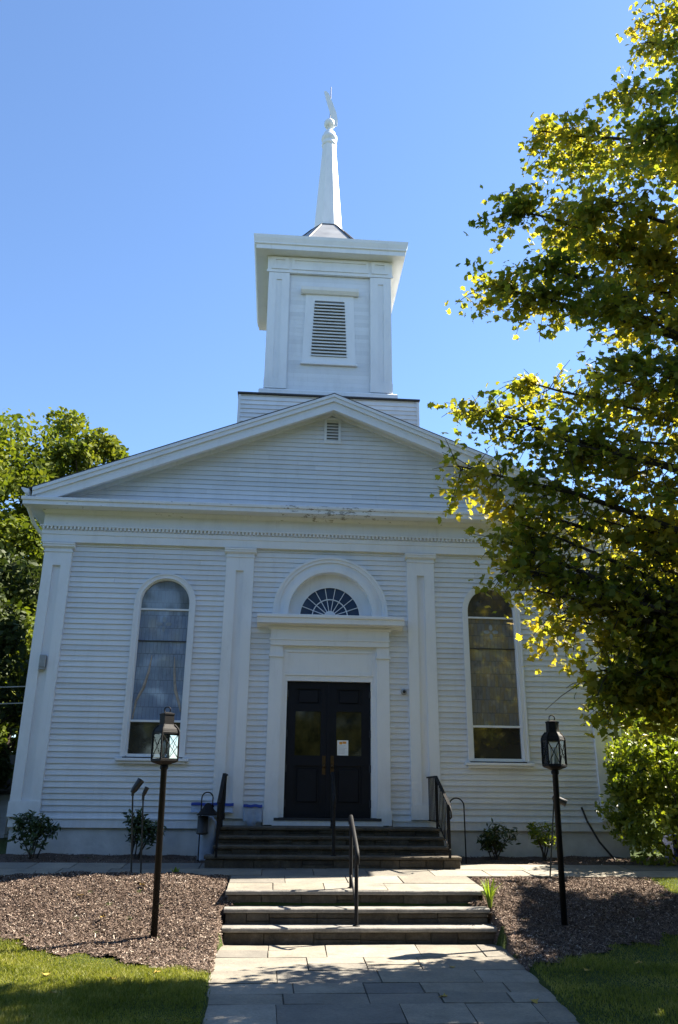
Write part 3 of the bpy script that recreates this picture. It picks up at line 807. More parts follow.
# spire
sp=MB(); SC=(tx,SY+1.55,0); a8=math.pi/8; k8=1/math.cos(a8)
sp.lathe([(1.62*k8,15.2),(.46*k8,16.72)],SC,8,0,False,a8)
spo=sp.build('spire',M['lead'],ch)
s2=MB(); s2.lathe([(.40*k8,16.7),(.395*k8,16.8),(.19*k8,19.93)],SC,8,0,False,a8); s2.build('shaft',M['white'],spo)
s3=MB(); s3.lathe([(.465*k8,16.71),(.47*k8,16.745),(.39*k8,16.755)],SC,8,0,False,a8)
for i in range(8):
    w=a8+i*math.pi/4; c,s_=math.cos(w),math.sin(w)
    s3.tube([(SC[0]+c*1.62*k8,SC[1]+s_*1.62*k8,15.21),(SC[0]+c*.46*k8,SC[1]+s_*.46*k8,16.73)],.022,6)
s3.build('ridge_flashing',M['flash'],spo)
s4=MB(); s4.lathe([(.19,19.9),(.225,19.95),(.225,20.0),(.20,20.05),(.20,20.12),(.235,20.16),(.235,20.26),(.20,20.30),(.175,20.42),(.10,20.52),(.065,20.58),(.065,20.64),(.12,20.67),(.165,20.76),(.16,20.86),(.10,20.95),(.03,20.98),(.008,21.02)],SC,16); s4.build('finial',M['white'],spo)
vn=MB()
ed=[(.23,20.72),(.255,20.92),(.20,21.25),(.09,21.6),(-.04,21.98),(-.13,22.08)]; ed2=[(.09,20.70),(.06,20.95),(.0,21.25),(-.09,21.6),(-.17,21.95),(-.19,22.06)]
pl=ed+ed2[::-1]
for i in range(len(ed)-1):
    q=[ed[i],ed[i+1],ed2[i+1],ed2[i]]
    vn.prism([(tx+a*.98,b) for a,b in q],'y',SY+1.515,SY+1.535)
vr=MB(); vr.tube([(tx+.01,SY+1.56,20.9),(tx+.03,SY+1.56,22.3)],.011,6); vr.build('vane_rod',M['flash'],spo)
vn.build('weathervane',M['white'],spo)

# ------------------------------------------------------------------ iron rails
def iron_rail(s):
    label='short black iron railing on the left side of the entrance steps beside the lantern hook' if s<0 else 'short black iron railing on the right side of the entrance steps beside the empty hook'
    t=thing('iron_railing',label,'railing',(s*1.77,-.85,1.13),'iron railings flanking the entrance steps')
    x=s*1.77
    m=MB()
    top=[(x,-.06,1.95),(x,-.82,1.95),(x,-1.85,1.50)]
    for a,b in zip(top,top[1:]):
        d=(Vector(b)-Vector(a)); 
        vs=[]
        for p in (a,b):
            for (dx,dz) in ((-.024,-.012),(.024,-.012),(.024,.012),(-.024,.012)): vs.append((p[0]+dx,p[1],p[2]+dz))
        m.add(vs,[(0,1,2,3),(7,6,5,4),(0,4,5,1),(1,5,6,2),(2,6,7,3),(3,7,4,0)])
    m.tube([(x,-1.85,1.50),(x,-1.95,1.42),(x,-1.95,1.33),(x,-1.88,1.31)],.014,8)
    m.build('top_rail',M['iron'],t)
    m=MB()
    for a,b in (((x,-.06,1.24),(x,-.82,1.24)),((x,-.82,1.24),(x,-1.80,.86))): m.tube([a,b],.012,4)
    m.build('bottom_rail',M['iron'],t)
    for (y,zb,zt) in ((-.82,1.12,1.94),(-1.76,.74,1.53)):
        m=MB(); m.box(x-.018,x+.018,y-.018,y+.018,zb,zt); m.build('post',M['iron'],t)
    for k in range(14):
        y=-.14-k*.115
        if abs(y+.82)<.03: continue
        zt=1.945 if y>-.82 else 1.945-.437*(-.82-y); zb=1.24 if y>-.82 else 1.24-.388*(-.82-y)
        m=MB(); m.tube([(x,y,zb),(x,y,zt)],.0085,6); m.build('picket',M['iron'],t)
    return t
iron_rail(-1); iron_rail(1)
def handrail(label,pu,pl,zu,zl,hu,hl,over):
    t=thing('handrail',label,'handrail',(pu[0],pu[1],zu))
    for (p,z,h) in ((pu,zu,hu),(pl,zl,hl)):
        m=MB(); m.tube([(p[0],p[1],z-.01),(p[0],p[1],h-.02)],.024,10); m.lathe([(.045,0),(.045,.012),(.024,.02)],(p[0],p[1],z-.004),12); m.build('post',M['iron'],t)
    m=MB(); dy=pu[1]-pl[1]; sl=(hu-hl)/dy
    m.tube([(pu[0],pu[1]+.10,hu-.10),(pu[0],pu[1]+.12,hu-.01),(pu[0],pu[1]+.04,hu),(pl[0],pl[1],hl),(pl[0],pl[1]-over,hl-sl*over),(pl[0],pl[1]-over-.05,hl-sl*over-.06),(pl[0],pl[1]-over,hl-sl*over-.13)],.027,12)
    m.build('rail',M['iron'],t)
    m=MB(); m.tube([(pu[0],pu[1],zu+.16),(pl[0],pl[1],zl+.20)],.013,8); m.build('lower_rail',M['iron'],t)
    return t
handrail('black iron handrail standing in the middle of the lower garden steps',(.10,-3.46),(.11,-4.08),.49,.13,1.36,1.02,.10)
handrail('thin black handrail in the middle of the entrance steps before the doors',(.02,-.90),(.0,-1.62),1.135,.76,1.98,1.62,.06)

# ------------------------------------------------------------------ lamp posts
def hexp(r,z,rot=0,ns=6): return [(r*math.cos(rot+2*math.pi/ns*i),r*math.sin(rot+2*math.pi/ns*i),z) for i in range(ns)]
def build_lamp(loc,label,rot,tilt,ns=6,r=.148):
    t=thing('lamp_post',label,'lamp post',loc,'lantern posts beside the front steps')
    t.rotation_euler=(tilt[0],tilt[1],0)
    m=MB(); m.lathe([(.039,-.2),(.037,1.80),(.050,1.815),(.050,1.845),(.04,1.862)],(0,0,0),14); m.build('post',M['post'],t,(0,0,0))
    m=MB()
    # base tray, corner posts, shoulder ribs and cap
    m.lathe([(.05,1.855),(r*.9,1.885),(r*1.05,1.90),(r*1.05,1.925),(r*.95,1.93)],(0,0,0),ns,0,False,rot)
    for i in range(ns):
        w=rot+2*math.pi/ns*i; c,s=math.cos(w),math.sin(w)
        m.tube([(c*r,s*r,1.92),(c*r,s*r,2.235),(c*r*.93,s*r*.93,2.27),(c*r*.62,s*r*.62,2.325)],.011,6)
    m.lathe([(r*1.02,2.215),(r*1.03,2.235),(r*.97,2.245)],(0,0,0),ns,0,False,rot)
    ln=m.build('lantern',M['iron'],t,(0,0,0))
    m=MB(); m.lathe([(r*1.0,2.247),(r*.92,2.275),(r*.60,2.325),(r*.56,2.33),(r*.56,2.44),(r*.60,2.445),(r*.60,2.46),(r*.3,2.475),(.012,2.48)],(0,0,0),ns,0,False,rot); m.build('cap',M['iron'],ln,(0,0,0))
    m=MB(); m.tube([(.038*math.cos(q*math.pi/8),0,2.505+.038*math.sin(q*math.pi/8)) for q in range(17)],.007,8); m.build('ring',M['iron'],ln,(0,0,0))
    g=MB()
    for i in range(ns):
        a=hexp(r*.97,1.93,rot,ns)[i]; b=hexp(r*.97,1.93,rot,ns)[(i+1)%ns]; g.add([a,b,(b[0],b[1],2.225),(a[0],a[1],2.225)],[(0,1,2,3)])
    g.build('glass',M['lglass'],ln,(0,0,0))
    m=MB()
    for i in range(ns):
        a=Vector(hexp(r*.985,1.93,rot,ns)[i]); b=Vector(hexp(r*.985,1.93,rot,ns)[(i+1)%ns]); up=Vector((0,0,.29))
        m.tube([a,b+up],.004,5); m.tube([b,a+up],.004,5)
    m.build('cross_bars',M['iron'],ln,(0,0,0))
    m=MB()
    for q in (0,1,2):
        w=q*2.1+.4; m.lathe([(.014,1.925),(.014,2.05),(.018,2.055),(.014,2.10),(.004,2.14)],(.042*math.cos(w),.042*math.sin(w),0),10)
    m.build('candle',M['candle'],ln,(0,0,0))
    return t
build_lamp((-2.24,-4.55,.09),'black lantern post on the sunlit left mulch mound with pale glass',R(-8.8),(0,R(-1.1)),4,.163)
build_lamp((2.63,-4.25,.10),'black lantern post in the shaded right mulch bed before the right window',R(-18.7),(0,R(1.0)))

# ------------------------------------------------------------------ garden spotlights
def spot(base,top,head_dir,label,k=1.):
    t=thing('garden_spotlight',label,'spotlight',base,'stake spotlights beside the walkway')
    m=MB(); m.tube([Vector(base)-Vector((0,0,.1)),top],.012,8); m.build('stake',M['black_plastic'],t)
    d=Vector(head_dir).normalized(); c=Vector(top)+Vector((0,0,.03))
    m=MB(); m.tube([c-d*.02*k,c+d*.03*k,c+d*.16*k,c+d*.19*k],[.03*k,.045*k,.05*k,.055*k],12); m.tube([Vector(top)-Vector((0,0,.03)),c],.02,8)
    m.build('head',M['black_plastic'],t)
spot((-2.87,-2.5,.58),(-2.955,-2.5,1.62),(.42,.2,.7),'taller left stake spotlight tilted up, behind the left lamp post')
spot((-2.74,-2.5,.58),(-2.80,-2.52,1.57),(.22,.1,.6),'smaller stake spotlight right next to the left lamp post',.62)
spot((3.06,-2.45,.50),(3.21,-2.5,1.60),(.7,-.2,-.35),'stake spotlight aimed down, behind the right lamp post')

# ------------------------------------------------------------------ shepherd hooks
def hook(base,ztop,rad,side,label,name='shepherd_hook'):
    x,y,z=base; pts=[(x,y,z-.15),(x,y,ztop-rad)]
    pts+=[(x-side*rad*(1-math.cos(w)),y,ztop-rad+rad*math.sin(w)) for w in np.linspace(0.2,math.pi*1.05,14)]
    pts+=[(x-side*2*rad,y,ztop-rad-.10),(x-side*(2*rad+.02),y,ztop-rad-.14)]
    m=MB(); m.tube(pts,.011,8); o=m.build(name,M['iron']); return tag(o,label,'garden hook')
hook((-2.10,-.95,.6),1.66,.09,-1,'black shepherd hook holding a hanging lantern left of the steps')
hook((2.20,-.95,.6),1.61,.125,1,'empty black shepherd hook right of the entrance steps')
# hanging lantern on left hook
hl=thing('hanging_lantern','dark bell shaped lantern hanging from the hook left of the steps','lantern',(-1.98,-.95,1.3))
m=MB(); m.lathe([(.02,1.50),(.05,1.48),(.10,1.40),(.17,1.33),(.18,1.31),(.05,1.31)],(-1.99,-.95,0),10); m.build('hood',M['iron'],hl)
m=MB(); m.lathe([(.085,1.30),(.085,1.06),(.10,1.04),(.06,1.02)],(-2.06,-.95,0),8); m.build('body',M['black_plastic'],hl)
# pale covered bin beside the steps and plastic sheet on the landing
cb=MB(); cb.lathe([(.13,.55),(.15,.62),(.155,.9),(.15,1.1),(.125,1.22),(.06,1.285),(.01,1.29)],(-1.985,-.72,0),20)
for i,v in enumerate(cb.v):
    w=math.atan2(v[1]+.72,v[0]+1.985); k=1+.06*math.sin(w*5)+.03*math.sin(w*9+v[2]*6); cb.v[i]=(-1.985+(v[0]+1.985)*k,-.72+(v[1]+.72)*k,v[2])
o=cb.build('covered_shrub',M['sheet']); tag(o,'pale bluish wrapped bundle standing left of the entrance steps','wrapped bundle')
def sheet(name,x0,x1,z0,z1,y,label,hem):
    n=14; m=MB(); vs=[]
    for i in range(n+1):
        x=x0+(x1-x0)*i/n
        for j in range(5):
            z=z0+(z1-z0)*j/4; vs.append((x+.012*math.sin(j*1.3+i)*(1-j/4),y-.012*math.sin(i*1.1+j*.5)*(1-j/5)-.03-.03*(1-j/4),z+.006*math.sin(i*.9)*(j/4)+(.05*math.sin(i*.55+1) if j==0 else 0)))
    m.add(vs,[(i*5+j,(i+1)*5+j,(i+1)*5+j+1,i*5+j+1) for i in range(n) for j in range(4)],True)
    o=m.build(name,M['sheet']); tag(o,label,'plastic sheet')
    so=o.modifiers.new('t','SOLIDIFY'); so.thickness=.006
    h=MB(); vs=[]
    for i in range(n+1):
        x=x0+(x1-x0)*i/n; zt=z1+.006*math.sin(i*.9)+.006
        vs+=[(x,y-.052,zt-.045),(x,y-.052,zt),(x,y-.012,zt),(x,y-.012,zt-.045)]
    h.add(vs,[(i*4+j,(i+1)*4+j,(i+1)*4+(j+1)%4,i*4+(j+1)%4) for i in range(n) for j in range(4)]+[(0,1,2,3),(n*4+3,n*4+2,n*4+1,n*4)])
    h.build('hem',M['blue'],o); return o
sheet('plastic_sheet',-1.455,-1.13,1.15,1.47,-.10,'grey plastic sheet with blue hem crumpled between pilaster and doorway',1)
sheet('plastic_sheet',-2.34,-1.62,1.30,1.49,-.12,'blue hemmed plastic strip behind the left railing and hook',1)

# ------------------------------------------------------------------ planting
def bush(name,label,cat,c,rad,h,n,size,mat,shape,stems=6,group=None,flat=.75,base=.12,up=.5,lobes=9,stemr=.014,loose=False):
    t=thing(name,label,cat,c,group); C=np.array(c)
    lob=[]
    for i in range(lobes):
        w=rng.uniform(0,2*np.pi); q=rng.uniform(.15,.75)*rad; zz=h*rng.uniform(.35,.82)
        lob.append((q*math.cos(w),q*math.sin(w)*flat,zz,rad*rng.uniform(.28,.48)))
    P=[]
    if loose:
        lob=[(rng.uniform(-1,1)*rad*.85,rng.uniform(-1,1)*rad*.7*flat,h*rng.uniform(.08,.88),rad*rng.uniform(.16,.34)) for _ in range(lobes)]
        lob=[l for l in lob if (l[0]/rad)**2+((l[2]/h-.52)/.48)**2<1.05]; lobes=len(lob)
    for (a,b,z,r) in lob:
        k=n//lobes; d=rng.normal(size=(k,3)); d/=np.linalg.norm(d,axis=1,keepdims=True)
        P.append(np.array([a,b,z])+d*(r*rng.uniform(.45,1.12,(k,1)))*np.array([1,flat,.8]))
    P=np.concatenate(P)+C; P=P[P[:,2]>c[2]+base]
    leaf_cloud('foliage',P,rng.uniform(.7,1.25,len(P))*size,shape,mat,t,up)
    m=MB()
    for i in range(stems):
        w=rng.uniform(0,2*np.pi); l=lob[i%lobes]
        b0=Vector(c)+Vector((.12*rad*math.cos(w),.12*rad*math.sin(w),-.05)); e=Vector(c)+Vector(l[:3])
        mid=(b0+e)/2+Vector((rng.normal(0,.05)*rad,rng.normal(0,.05)*rad,.05*h))
        m.tube([b0,mid,e],[stemr,stemr*.75,stemr*.35],6)
    m.build('stem',M['bark'],t); return t
G='dark shrubs along the foundation'
bush('foundation_shrub','dark leafy shrub at the far left corner of the church front','shrub',(-4.78,-.55,.60),.46,.75,760,.10,M['leaf_d'],NARROW,7,G,up=.9)
bush('foundation_shrub','dark leafy shrub behind the two stake spotlights','shrub',(-3.18,-.55,.60),.44,.82,760,.10,M['leaf_d'],NARROW,7,G,up=.9)
bush('foundation_shrub','small dark shrub under the left part of the right arched window','shrub',(2.80,-.55,.60),.40,.66,620,.095,M['leaf_d'],NARROW,7,G,up=.9)
bush('foundation_shrub','paler variegated shrub behind the right lamp post','shrub',(3.62,-.60,.60),.34,.66,560,.085,M['leaf_s'],NARROW,6,G,up=.9)
bush('lilac_bush','tall sunlit green bush covering the right corner of the church','bush',(5.85,-1.1,.55),1.25,2.65,14000,.095,M['leaf_s'],RHOMB,14,None,.8,.04,.5,64,.022,True)
bush('lilac_bush','broad green bush at the right edge next to a blue bin','bush',(7.1,-.2,.55),1.4,3.0,15000,.10,M['leaf_s'],RHOMB,10,None,.8,.04,.5,64,.025,True)
# daylily and sprout
def tuft(c,n,l,label,name,mat,cat,w=.012):
    m=MB()
    for i in range(n):
        a=random.uniform(0,6.28); q=random.uniform(.15,.6); L=l*random.uniform(.7,1.1)
        d=Vector((math.cos(a),math.sin(a),0)); s=Vector((-math.sin(a),math.cos(a),0))*w
        pts=[Vector(c)+d*(.02+L*q*t*t)+Vector((0,0,L*(t-.35*q*t*t))) for t in (0,.35,.7,1)]
        ww=[.7,1,.7,.05]; vs=[]
        for p,k in zip(pts,ww): vs+=[p-s*k,p+s*k]
        m.add(vs,[(0,1,3,2),(2,3,5,4),(4,5,7,6)])
    o=m.build(name,mat); return tag(o,label,cat)
tuft((1.84,-3.78,.30),34,.36,'bright green daylily clump at the right end of the garden steps','daylily',M['lily'],'plant')
tuft((-2.26,-2.55,.56),12,.12,'tiny pale green weed on the crest of the left mulch mound','weed',M['lily'],'plant',.022)
# leaning rod, blue bin
m=MB(); m.tube([(4.52,-.06,1.48),(4.58,-.12,1.25),(4.72,-.24,.92),(4.92,-.36,.64)],.018,8); o=m.build('leaning_hose',M['black_plastic']); tag(o,'dark hose leaning on the church foundation behind the right lamp post','hose')
rb=thing('recycling_bin','small blue plastic bin half hidden under the right bushes','bin',(6.1,-.3,.6))
m=MB(); 
vs=[(x*k+6.1,y*k-.3,z) for (z,k) in ((.55,.85),(1.0,1.)) for (x,y) in ((-.2,-.2),(.2,-.2),(.2,.2),(-.2,.2))]
m.add(vs,[(3,2,1,0),(0,1,5,4),(1,2,6,5),(2,3,7,6),(3,0,4,7),(4,5,6,7)]); m.build('body',M['bin'],rb)
m=MB(); m.bbox(5.88,6.32,-.52,-.08,1.0,1.05,.01); m.build('lid',M['bin'],rb)
# fallen leaves
fl_spots=[(-3.0,-6.15),(-2.35,-6.35),(-3.35,-6.6),(-2.75,-6.9),(-2.9,-4.2),(-3.3,-3.6),(-2.6,-3.3),(1.35,-7.1),(.6,-6.9),(2.2,-6.1),(2.9,-5.7),(-3.6,-5.9),(.95,-5.6),(-2.0,-6.05)]
fl0=None
for i,(x,y) in enumerate(fl_spots):
    if fl0 is None:
        m=MB(); S=.085
        m.add([(a*S,b*S,.018*(abs(a)*2)**2) for a,b in MAPLE],[list(range(len(MAPLE)))]); fl0=m.build('fallen_leaf',M['fallen']); f=fl0
        so=f.modifiers.new('t','SOLIDIFY'); so.thickness=.0012
        tag(f,'curled dry fallen maple leaf lying on the ground beside the path','leaf','dry fallen leaves')
    else:
        f=fl0.copy(); COL.objects.link(f)
    on=float(zm(x,y) if mulch_mask(np.array(x),np.array(y)) else terr(x,y))
    if path_l(y)<x<path_r(y): on=-.045
    f.location=(x,y,on+(.006 if on==-.045 else .035)); f.rotation_euler=(random.uniform(-.25,.25),random.uniform(-.25,.25),random.uniform(0,6.28)); f.scale=(1,1,1)

# ------------------------------------------------------------------ trees
def crown_tree(name,label,c,h,rad,n,size,mat,lobes=30,zlo=.25,group=None,seed=1,trunk_r=.22,shape=RHOMB):
    r=np.random.default_rng(seed); t=thing(name,label,'tree',c,group); C=np.array(c,float)
    m=MB(); top=Vector(c)+Vector((0,0,h*.75))
    m.tube([Vector(c)-Vector((0,0,.2)),Vector(c)+Vector((.05,0,h*.3)),top],[trunk_r,trunk_r*.7,.04],10)
    P=[]; bm_=MB()
    for i in range(lobes):
        u=(i+.5)/lobes; z=h*(zlo+(1-zlo)*u**.8*.93); w=i*2.4+r.uniform(-.4,.4)
        prof=math.sin(math.pi*min(1,max(0.08,(z/h-zlo*.6)/(1.08-zlo*.6))))**.7
        q=rad*prof*r.uniform(.45,.85); lr=rad*r.uniform(.24,.40)
        L=np.array([q*math.cos(w),q*math.sin(w),z])
        k=n//lobes; sub=r.normal(size=(7,3)); sub/=np.linalg.norm(sub,axis=1,keepdims=True); sub[:,2]=np.abs(sub[:,2])*.8
        ctr=L+sub*lr*.72; idx=r.integers(0,7,k)
        d=r.normal(size=(k,3)); d/=np.linalg.norm(d,axis=1,keepdims=True)
        P.append(ctr[idx]+d*lr*.52*r.uniform(.5,1.1,(k,1)))
        e=Vector(C+L); b=Vector(c)+Vector((0,0,max(h*.2,z-.5*q-.3)))
        bm_.tube([b,(b+e)/2+Vector((0,0,-.1*q)),e],[.07,.045,.015],6)
    m.build('trunk',M['bark'],t); bm_.build('limbs',M['bark'],t)
    P=np.concatenate(P)+C
    leaf_cloud('crown',P,r.uniform(.7,1.3,len(P))*size,shape,mat,t,.7)
    return t
GT='background trees around the church'
crown_tree('broadleaf_tree','tall dense green tree at the left edge behind the church',(-11.9,10.5,.4),13.5,4.1,60000,.19,M['leaf_l'],44,.08,GT,3)
crown_tree('broadleaf_tree','second green tree showing over the left slope of the church roof',(-8.4,13.5,.4),15.0,2.8,34000,.19,M['leaf_l'],34,.12,GT,5)
crown_tree('broadleaf_tree','lower dark green tree below the taller one at the far left',(-9.0,5.0,.2),7.4,2.8,26000,.17,M['leaf_w'],24,.05,GT,9)
crown_tree('broadleaf_tree','dim green tree deepest behind the others at the far left',(-11.,17.,.3),9.0,3.6,20000,.22,M['leaf_w'],30,.03,GT,17)
crown_tree('broadleaf_tree','yellowing tree behind the right corner of the church',(10.5,6.5,.4),9.0,3.6,15000,.2,M['leaf_y'],32,.1,GT,13)

# big maple in the right foreground
TR=Vector((7.3,-6.3,0.))
mp_=thing('maple_tree','large maple overhanging from the right with yellow green leaves in front of the church','tree',TR)
def leader(z): return Vector((TR.x-.25*math.sin(z*.35)-.02*z,TR.y+.2*math.sin(z*.5),z))
m=MB(); zs=[-.2,.3,1,2,3.5,5,7,9,11,12.5,14.4]
m.tube([leader(z) for z in zs],[.42,.34,.30,.28,.25,.22,.18,.13,.08,.05,.02],12); m.build('trunk',M['bark'],mp_)
tips=[ # outer boughs along the crown's left side, and what fills it behind and in front
 (4.9,-5.0,13.9),(4.1,-5.2,12.5),(2.95,-5.0,11.8),(2.3,-5.1,10.1),(1.85,-5.0,8.75),(2.7,-5.4,8.9),
 (1.45,-5.0,6.75),(1.35,-5.1,5.8),(1.85,-4.9,5.35),(1.95,-5.1,4.5),(2.65,-4.9,3.95),(3.0,-5.2,3.1),(3.3,-4.6,2.9),
 (3.6,-4.2,12.2),(3.9,-6.4,10.6),(3.2,-6.0,9.6),(3.5,-4.0,10.4),(3.3,-5.9,8.0),(2.6,-4.3,7.6),(3.1,-6.6,6.6),(2.6,-5.8,5.9),
 (3.3,-4.2,6.4),(3.6,-5.0,5.2),(3.4,-6.6,4.9),(4.0,-4.1,5.0),(4.4,-4.3,8.6),(4.5,-6.8,8.8),(4.6,-4.6,7.2),(4.4,-6.6,7.4),(4.3,-6.2,5.9),(4.6,-4.6,4.1),(4.2,-6.4,3.9),
 (5.2,-4.6,11.4),(5.3,-6.6,11.8),(5.4,-4.2,9.4),(5.6,-7.0,9.6),(5.3,-4.2,6.0),(5.4,-7.2,6.0),(5.0,-5.6,3.2),(5.8,-4.6,3.4),(5.2,-5.4,8.1),(5.0,-5.5,6.6),(4.7,-5.4,9.8),(5.6,-5.4,13.2),
 (3.9,-5.5,7.0),(3.4,-5.2,7.2),(3.8,-5.2,8.7),(4.3,-5.4,5.0),(2.9,-5.0,6.2),(3.9,-5.2,4.4),(2.85,-4.9,3.0),(3.2,-5.0,3.45),(2.65,-4.8,3.8),(3.6,-4.6,3.1),(3.4,-5.3,4.0),(3.9,-4.8,3.4),(3.1,-5.0,5.2),(3.7,-5.0,5.9),(3.7,-4.8,4.6),(3.2,-5.2,6.3),(4.2,-5.,5.5),(2.2,-5.3,4.9),(2.5,-5.2,4.3),(4.3,-5.2,6.6),(4.8,-5.0,4.6),(4.4,-5.0,9.2),(3.6,-5.2,9.3),(5.2,-4.9,14.5),(5.7,-5.0,15.2),(6.1,-5.4,14.6),(1.75,-5.35,4.7),(1.85,-5.5,4.3),(2.2,-5.5,4.0)]
for i in range(52):
    hh=rng.uniform(2.9,7.5); tips.append((rng.uniform(2.5,5.3)+.86*hh,rng.uniform(-5.0,-3.1)+.33*hh,hh+.35))  # added boughs, aimed to throw shade on the right mulch bed
for i in range(40):
    w=rng.uniform(-1.9,1.9); q=rng.uniform(2.,4.2); tips.append((TR.x+q*math.cos(w),TR.y+q*math.sin(w),rng.uniform(3.6,12.8)))
LP=[];twig=[]
def shade_ok(P):
    # clear sky toward the sun above the sunlit mound and plaza: boughs and leaves are cut out there to let sunlight in
    h=P[:,2]-.35; X=P[:,0]-.86*h; Y=P[:,1]-.33*h
    m1=(X>-4.8)&(X<-1.5)&(Y>-6.25)&(Y<-2.4)
    m2=(X>=-1.5)&(X<2.2)&(Y>-4.75)&(Y<-1.6)
    m3=(X>=2.2)&(X<6.5)&(Y>-2.75)&(Y<-1.)
    X4=P[:,0]-.86*(P[:,2]-2.1); Y4=P[:,1]-.33*(P[:,2]-2.1)
    m4=(X4>4.2)&(X4<7.6)&(Y4>-2.7)&(Y4<.2)&(P[:,2]>2.6)
    return ~(m1|m2|m3|m4)
for (tx_,ty,tz) in tips:
    if not shade_ok(np.array([[tx_,ty,tz]]))[0]: continue
    e=Vector((tx_,ty,tz)); dist=(Vector((tx_,ty,0))-Vector((TR.x,TR.y,0))).length
    z0=max(2.2,tz-dist*random.uniform(.30,.62)); b=leader(z0)
    mid=b.lerp(e,.5)+Vector((random.uniform(-.25,.25),random.uniform(-.25,.25),dist*random.uniform(.02,.10)))
    pts=[]
    for k in range(9):
        t=k/8; pts.append(b*(1-t)**2+mid*2*t*(1-t)+e*t*t+Vector((random.uniform(-.05,.05),random.uniform(-.05,.05),random.uniform(-.05,.05)))*(1 if 0<k<8 else 0))
    m=MB(); r0=.022+.012*dist
    m.tube(pts,[r0*(1-.88*k/8) for k in range(9)],6); m.build('branch',M['bark'],mp_)
    nt_=int(16+9.5*dist)
    for k in range(nt_):
        t=1-(random.random()**1.25)*min(.72,2.6/max(dist,.1)); t=min(1,t)
        f=t*8; i0=min(7,int(f)); p=pts[i0].lerp(pts[i0+1],f-i0)
        dv=Vector((random.gauss(0,1),random.gauss(0,1),random.gauss(0,.85)))+ (e-b).normalized()*.35
        dv.normalize(); L=random.uniform(.25,1.0)*(1.2-.6*t); q=p+dv*L+Vector((0,0,-.22*L))
        twig.append((p,q))
        hh=q.z; sx_=q.x-.86*hh; sy_=q.y-.33*hh
        if -1.7<sx_<.7 and -8.6<sy_<-4.6 and random.random()<.66: continue  # leaves left off these twigs so sunlight dapples the path
        if -4.6<sx_<=-1.7 and -8.6<sy_<-6.2 and random.random()<.35: continue
        nl=random.randint(12,25); sp=random.uniform(.06,.14)
        for _ in range(nl):
            u=random.uniform(.25,1.12); c=p.lerp(q,u)
            LP.append((c.x+random.gauss(0,sp),c.y+random.gauss(0,sp),c.z+random.gauss(0,sp*.6)-.04))
LP=np.array(LP); LP=LP[shade_ok(LP)&(LP[:,2]>2.3)]
m=MB()
for p,q in twig: 
    if shade_ok(np.array([q[:],p.lerp(q,.4)[:]])).all(): m.tube([p,p.lerp(q,.55)+Vector((0,0,.02)),q],[.008,.005,.003],4,0,False)
m.build('twigs',M['bark'],mp_)
leaf_cloud('crown',LP,rng.uniform(.075,.135,len(LP)),MAPLE,M['maple'],mp_,.9,.35)
print('maple leaves',len(LP))

# woods across the street, behind the photographer: they stand in the window reflections and keep the low sky off the front
wr=np.random.default_rng(21); WP=[];m=MB()
for i in range(46):
    x=-62+i*2.75+wr.uniform(-1,1); y=-22-wr.uniform(0,6); hh=wr.uniform(10.5,14)
    m.tube([(x,y,-.3),(x+wr.normal(0,.3),y,hh*.5),(x,y,hh*.85)],[.32,.22,.05],7)
    for j in range(20):
        z=hh*wr.uniform(.08,.95); q=3.4*math.sin(math.pi*min(.97,max(.12,(z/hh)*.86+.1)))**.6; w_=wr.uniform(0,6.28)
        c=np.array([x+q*.7*math.cos(w_),y+q*.7*math.sin(w_),z]); WP.append(c+wr.normal(size=(75,3))*np.array([.8,.8,.6]))
for i in range(34):
    x=(-70+i*3.6) if i<17 else (13+(i-17)*3.6); y=40+wr.uniform(-3,8); hh=wr.uniform(11,16)
    m.tube([(x,y,-.3),(x,y,hh*.8)],[.3,.06],7)
    for j in range(30):
        z=hh*wr.uniform(.05,.95); q=3.4*math.sin(math.pi*min(.97,max(.12,(z/hh)*.86+.1)))**.6; w_=wr.uniform(0,6.28)
        c=np.array([x+q*.7*math.cos(w_),y+q*.7*math.sin(w_),z]); WP.append(c+wr.normal(size=(75,3))*np.array([.9,.8,.7]))
WP=np.concatenate(WP); WP=WP[WP[:,2]>.2]
o=leaf_cloud('distant_woods',WP,wr.uniform(.45,.9,len(WP)),RHOMB,M['leaf_w'],None,.3); tag(o,'dense dark woods on the horizon behind the lower trees and bushes','woods',kind='stuff')
o2=m.build('woods_trunks',M['bark'],o); o2['kind']='stuff'

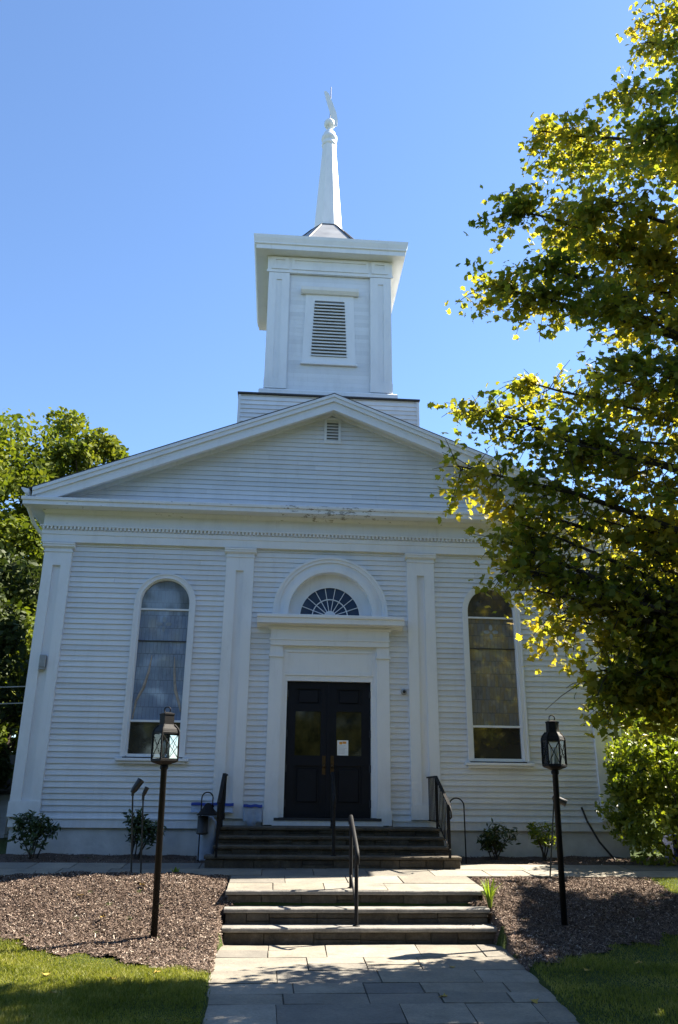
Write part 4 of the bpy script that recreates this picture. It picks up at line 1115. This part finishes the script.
# low side building at the left, with cables
sb=thing('side_building','low pale clapboard outbuilding with a dark roof at the far left','outbuilding',(-9.5,8,.4))
m=MB(); m.box(-11.8,-7.25,6.05,10,.3,1.62); siding(m,.4,1.62,lambda z:[(-11.8,-7.25)],y=6.05,jitter=False); m.build('wall',M['siding'],sb)
m=MB(); m.prism([(-12,1.60),(-7.05,1.60),(-7.05,1.68),(-12,1.68)],'y',5.85,10.2); m.prism([(5.9,1.682),(10.2,1.682),(8,2.6)],'x',-12,-7.1); m.build('roof',M['roof'],sb)
for (a,b,s,lab) in (((-5.36,2.0,3.70),(-15,6,4.9),.35,'upper pale cable running from the church side to the left'),((-5.36,2.1,3.38),(-15,6,4.35),.30,'lower pale cable running from the church side to the left')):
    m=MB(); A=Vector(a);B_=Vector(b); m.tube([A.lerp(B_,t/16)+Vector((0,0,-s*4*(t/16)*(1-t/16))) for t in range(17)],.012,6); o=m.build('utility_cable',M['wire']); tag(o,lab,'cable')

# ------------------------------------------------------------------ sun, sky, camera
kx,ky=.86,.33
el=math.atan(1/math.hypot(kx,ky)); az=math.atan2(kx,ky)
L=bpy.data.lights.new('sun','SUN'); L.energy=5.0; L.angle=R(.53); L.color=(1,.91,.77)
so=bpy.data.objects.new('sun',L); COL.objects.link(so); so.location=(20,8,25)
so.rotation_euler=Vector((kx,ky,1)).to_track_quat('Z','Y').to_euler()
w=bpy.data.worlds.new('World'); scn.world=w; w.use_nodes=True; nt=w.node_tree
bg=nt.nodes['Background']; sk=nt.nodes.new('ShaderNodeTexSky'); sk.sky_type='NISHITA'; sk.sun_disc=False
sk.sun_elevation=el; sk.sun_rotation=az; sk.altitude=100; sk.air_density=1.0; sk.dust_density=.1; sk.ozone_density=5.6
nt.links.new(sk.outputs[0],bg.inputs[0]); bg.inputs[1].default_value=.065
cam=bpy.data.cameras.new('camera'); co_=bpy.data.objects.new('camera',cam); COL.objects.link(co_)
F=798.25; cam.sensor_fit='VERTICAL'; cam.sensor_height=24; cam.sensor_width=16; cam.lens=F/1024*24; cam.clip_end=2000; cam.clip_start=.05
yaw,pi_,ro=R(-4.2057),R(19.7629),R(-.58)
rt=Vector((math.cos(yaw),math.sin(yaw),0)); fh=Vector((-math.sin(yaw),math.cos(yaw),0))
fw=fh*math.cos(pi_)+Vector((0,0,math.sin(pi_))); up=-fh*math.sin(pi_)+Vector((0,0,math.cos(pi_)))
r2=rt*math.cos(ro)-up*math.sin(ro); u2=rt*math.sin(ro)+up*math.cos(ro)
mt=Matrix(((r2.x,u2.x,-fw.x),(r2.y,u2.y,-fw.y),(r2.z,u2.z,-fw.z))).to_4x4(); mt.translation=Vector((-.9397,-14.8143,1.58))
co_.matrix_world=mt; scn.camera=co_
vs=scn.view_settings; vs.view_transform='Standard'; vs.look='None'; vs.exposure=2.17; vs.gamma=1; vs.use_curve_mapping=False
scn.render.engine='CYCLES'; scn.cycles.max_bounces=8; scn.cycles.transparent_max_bounces=12
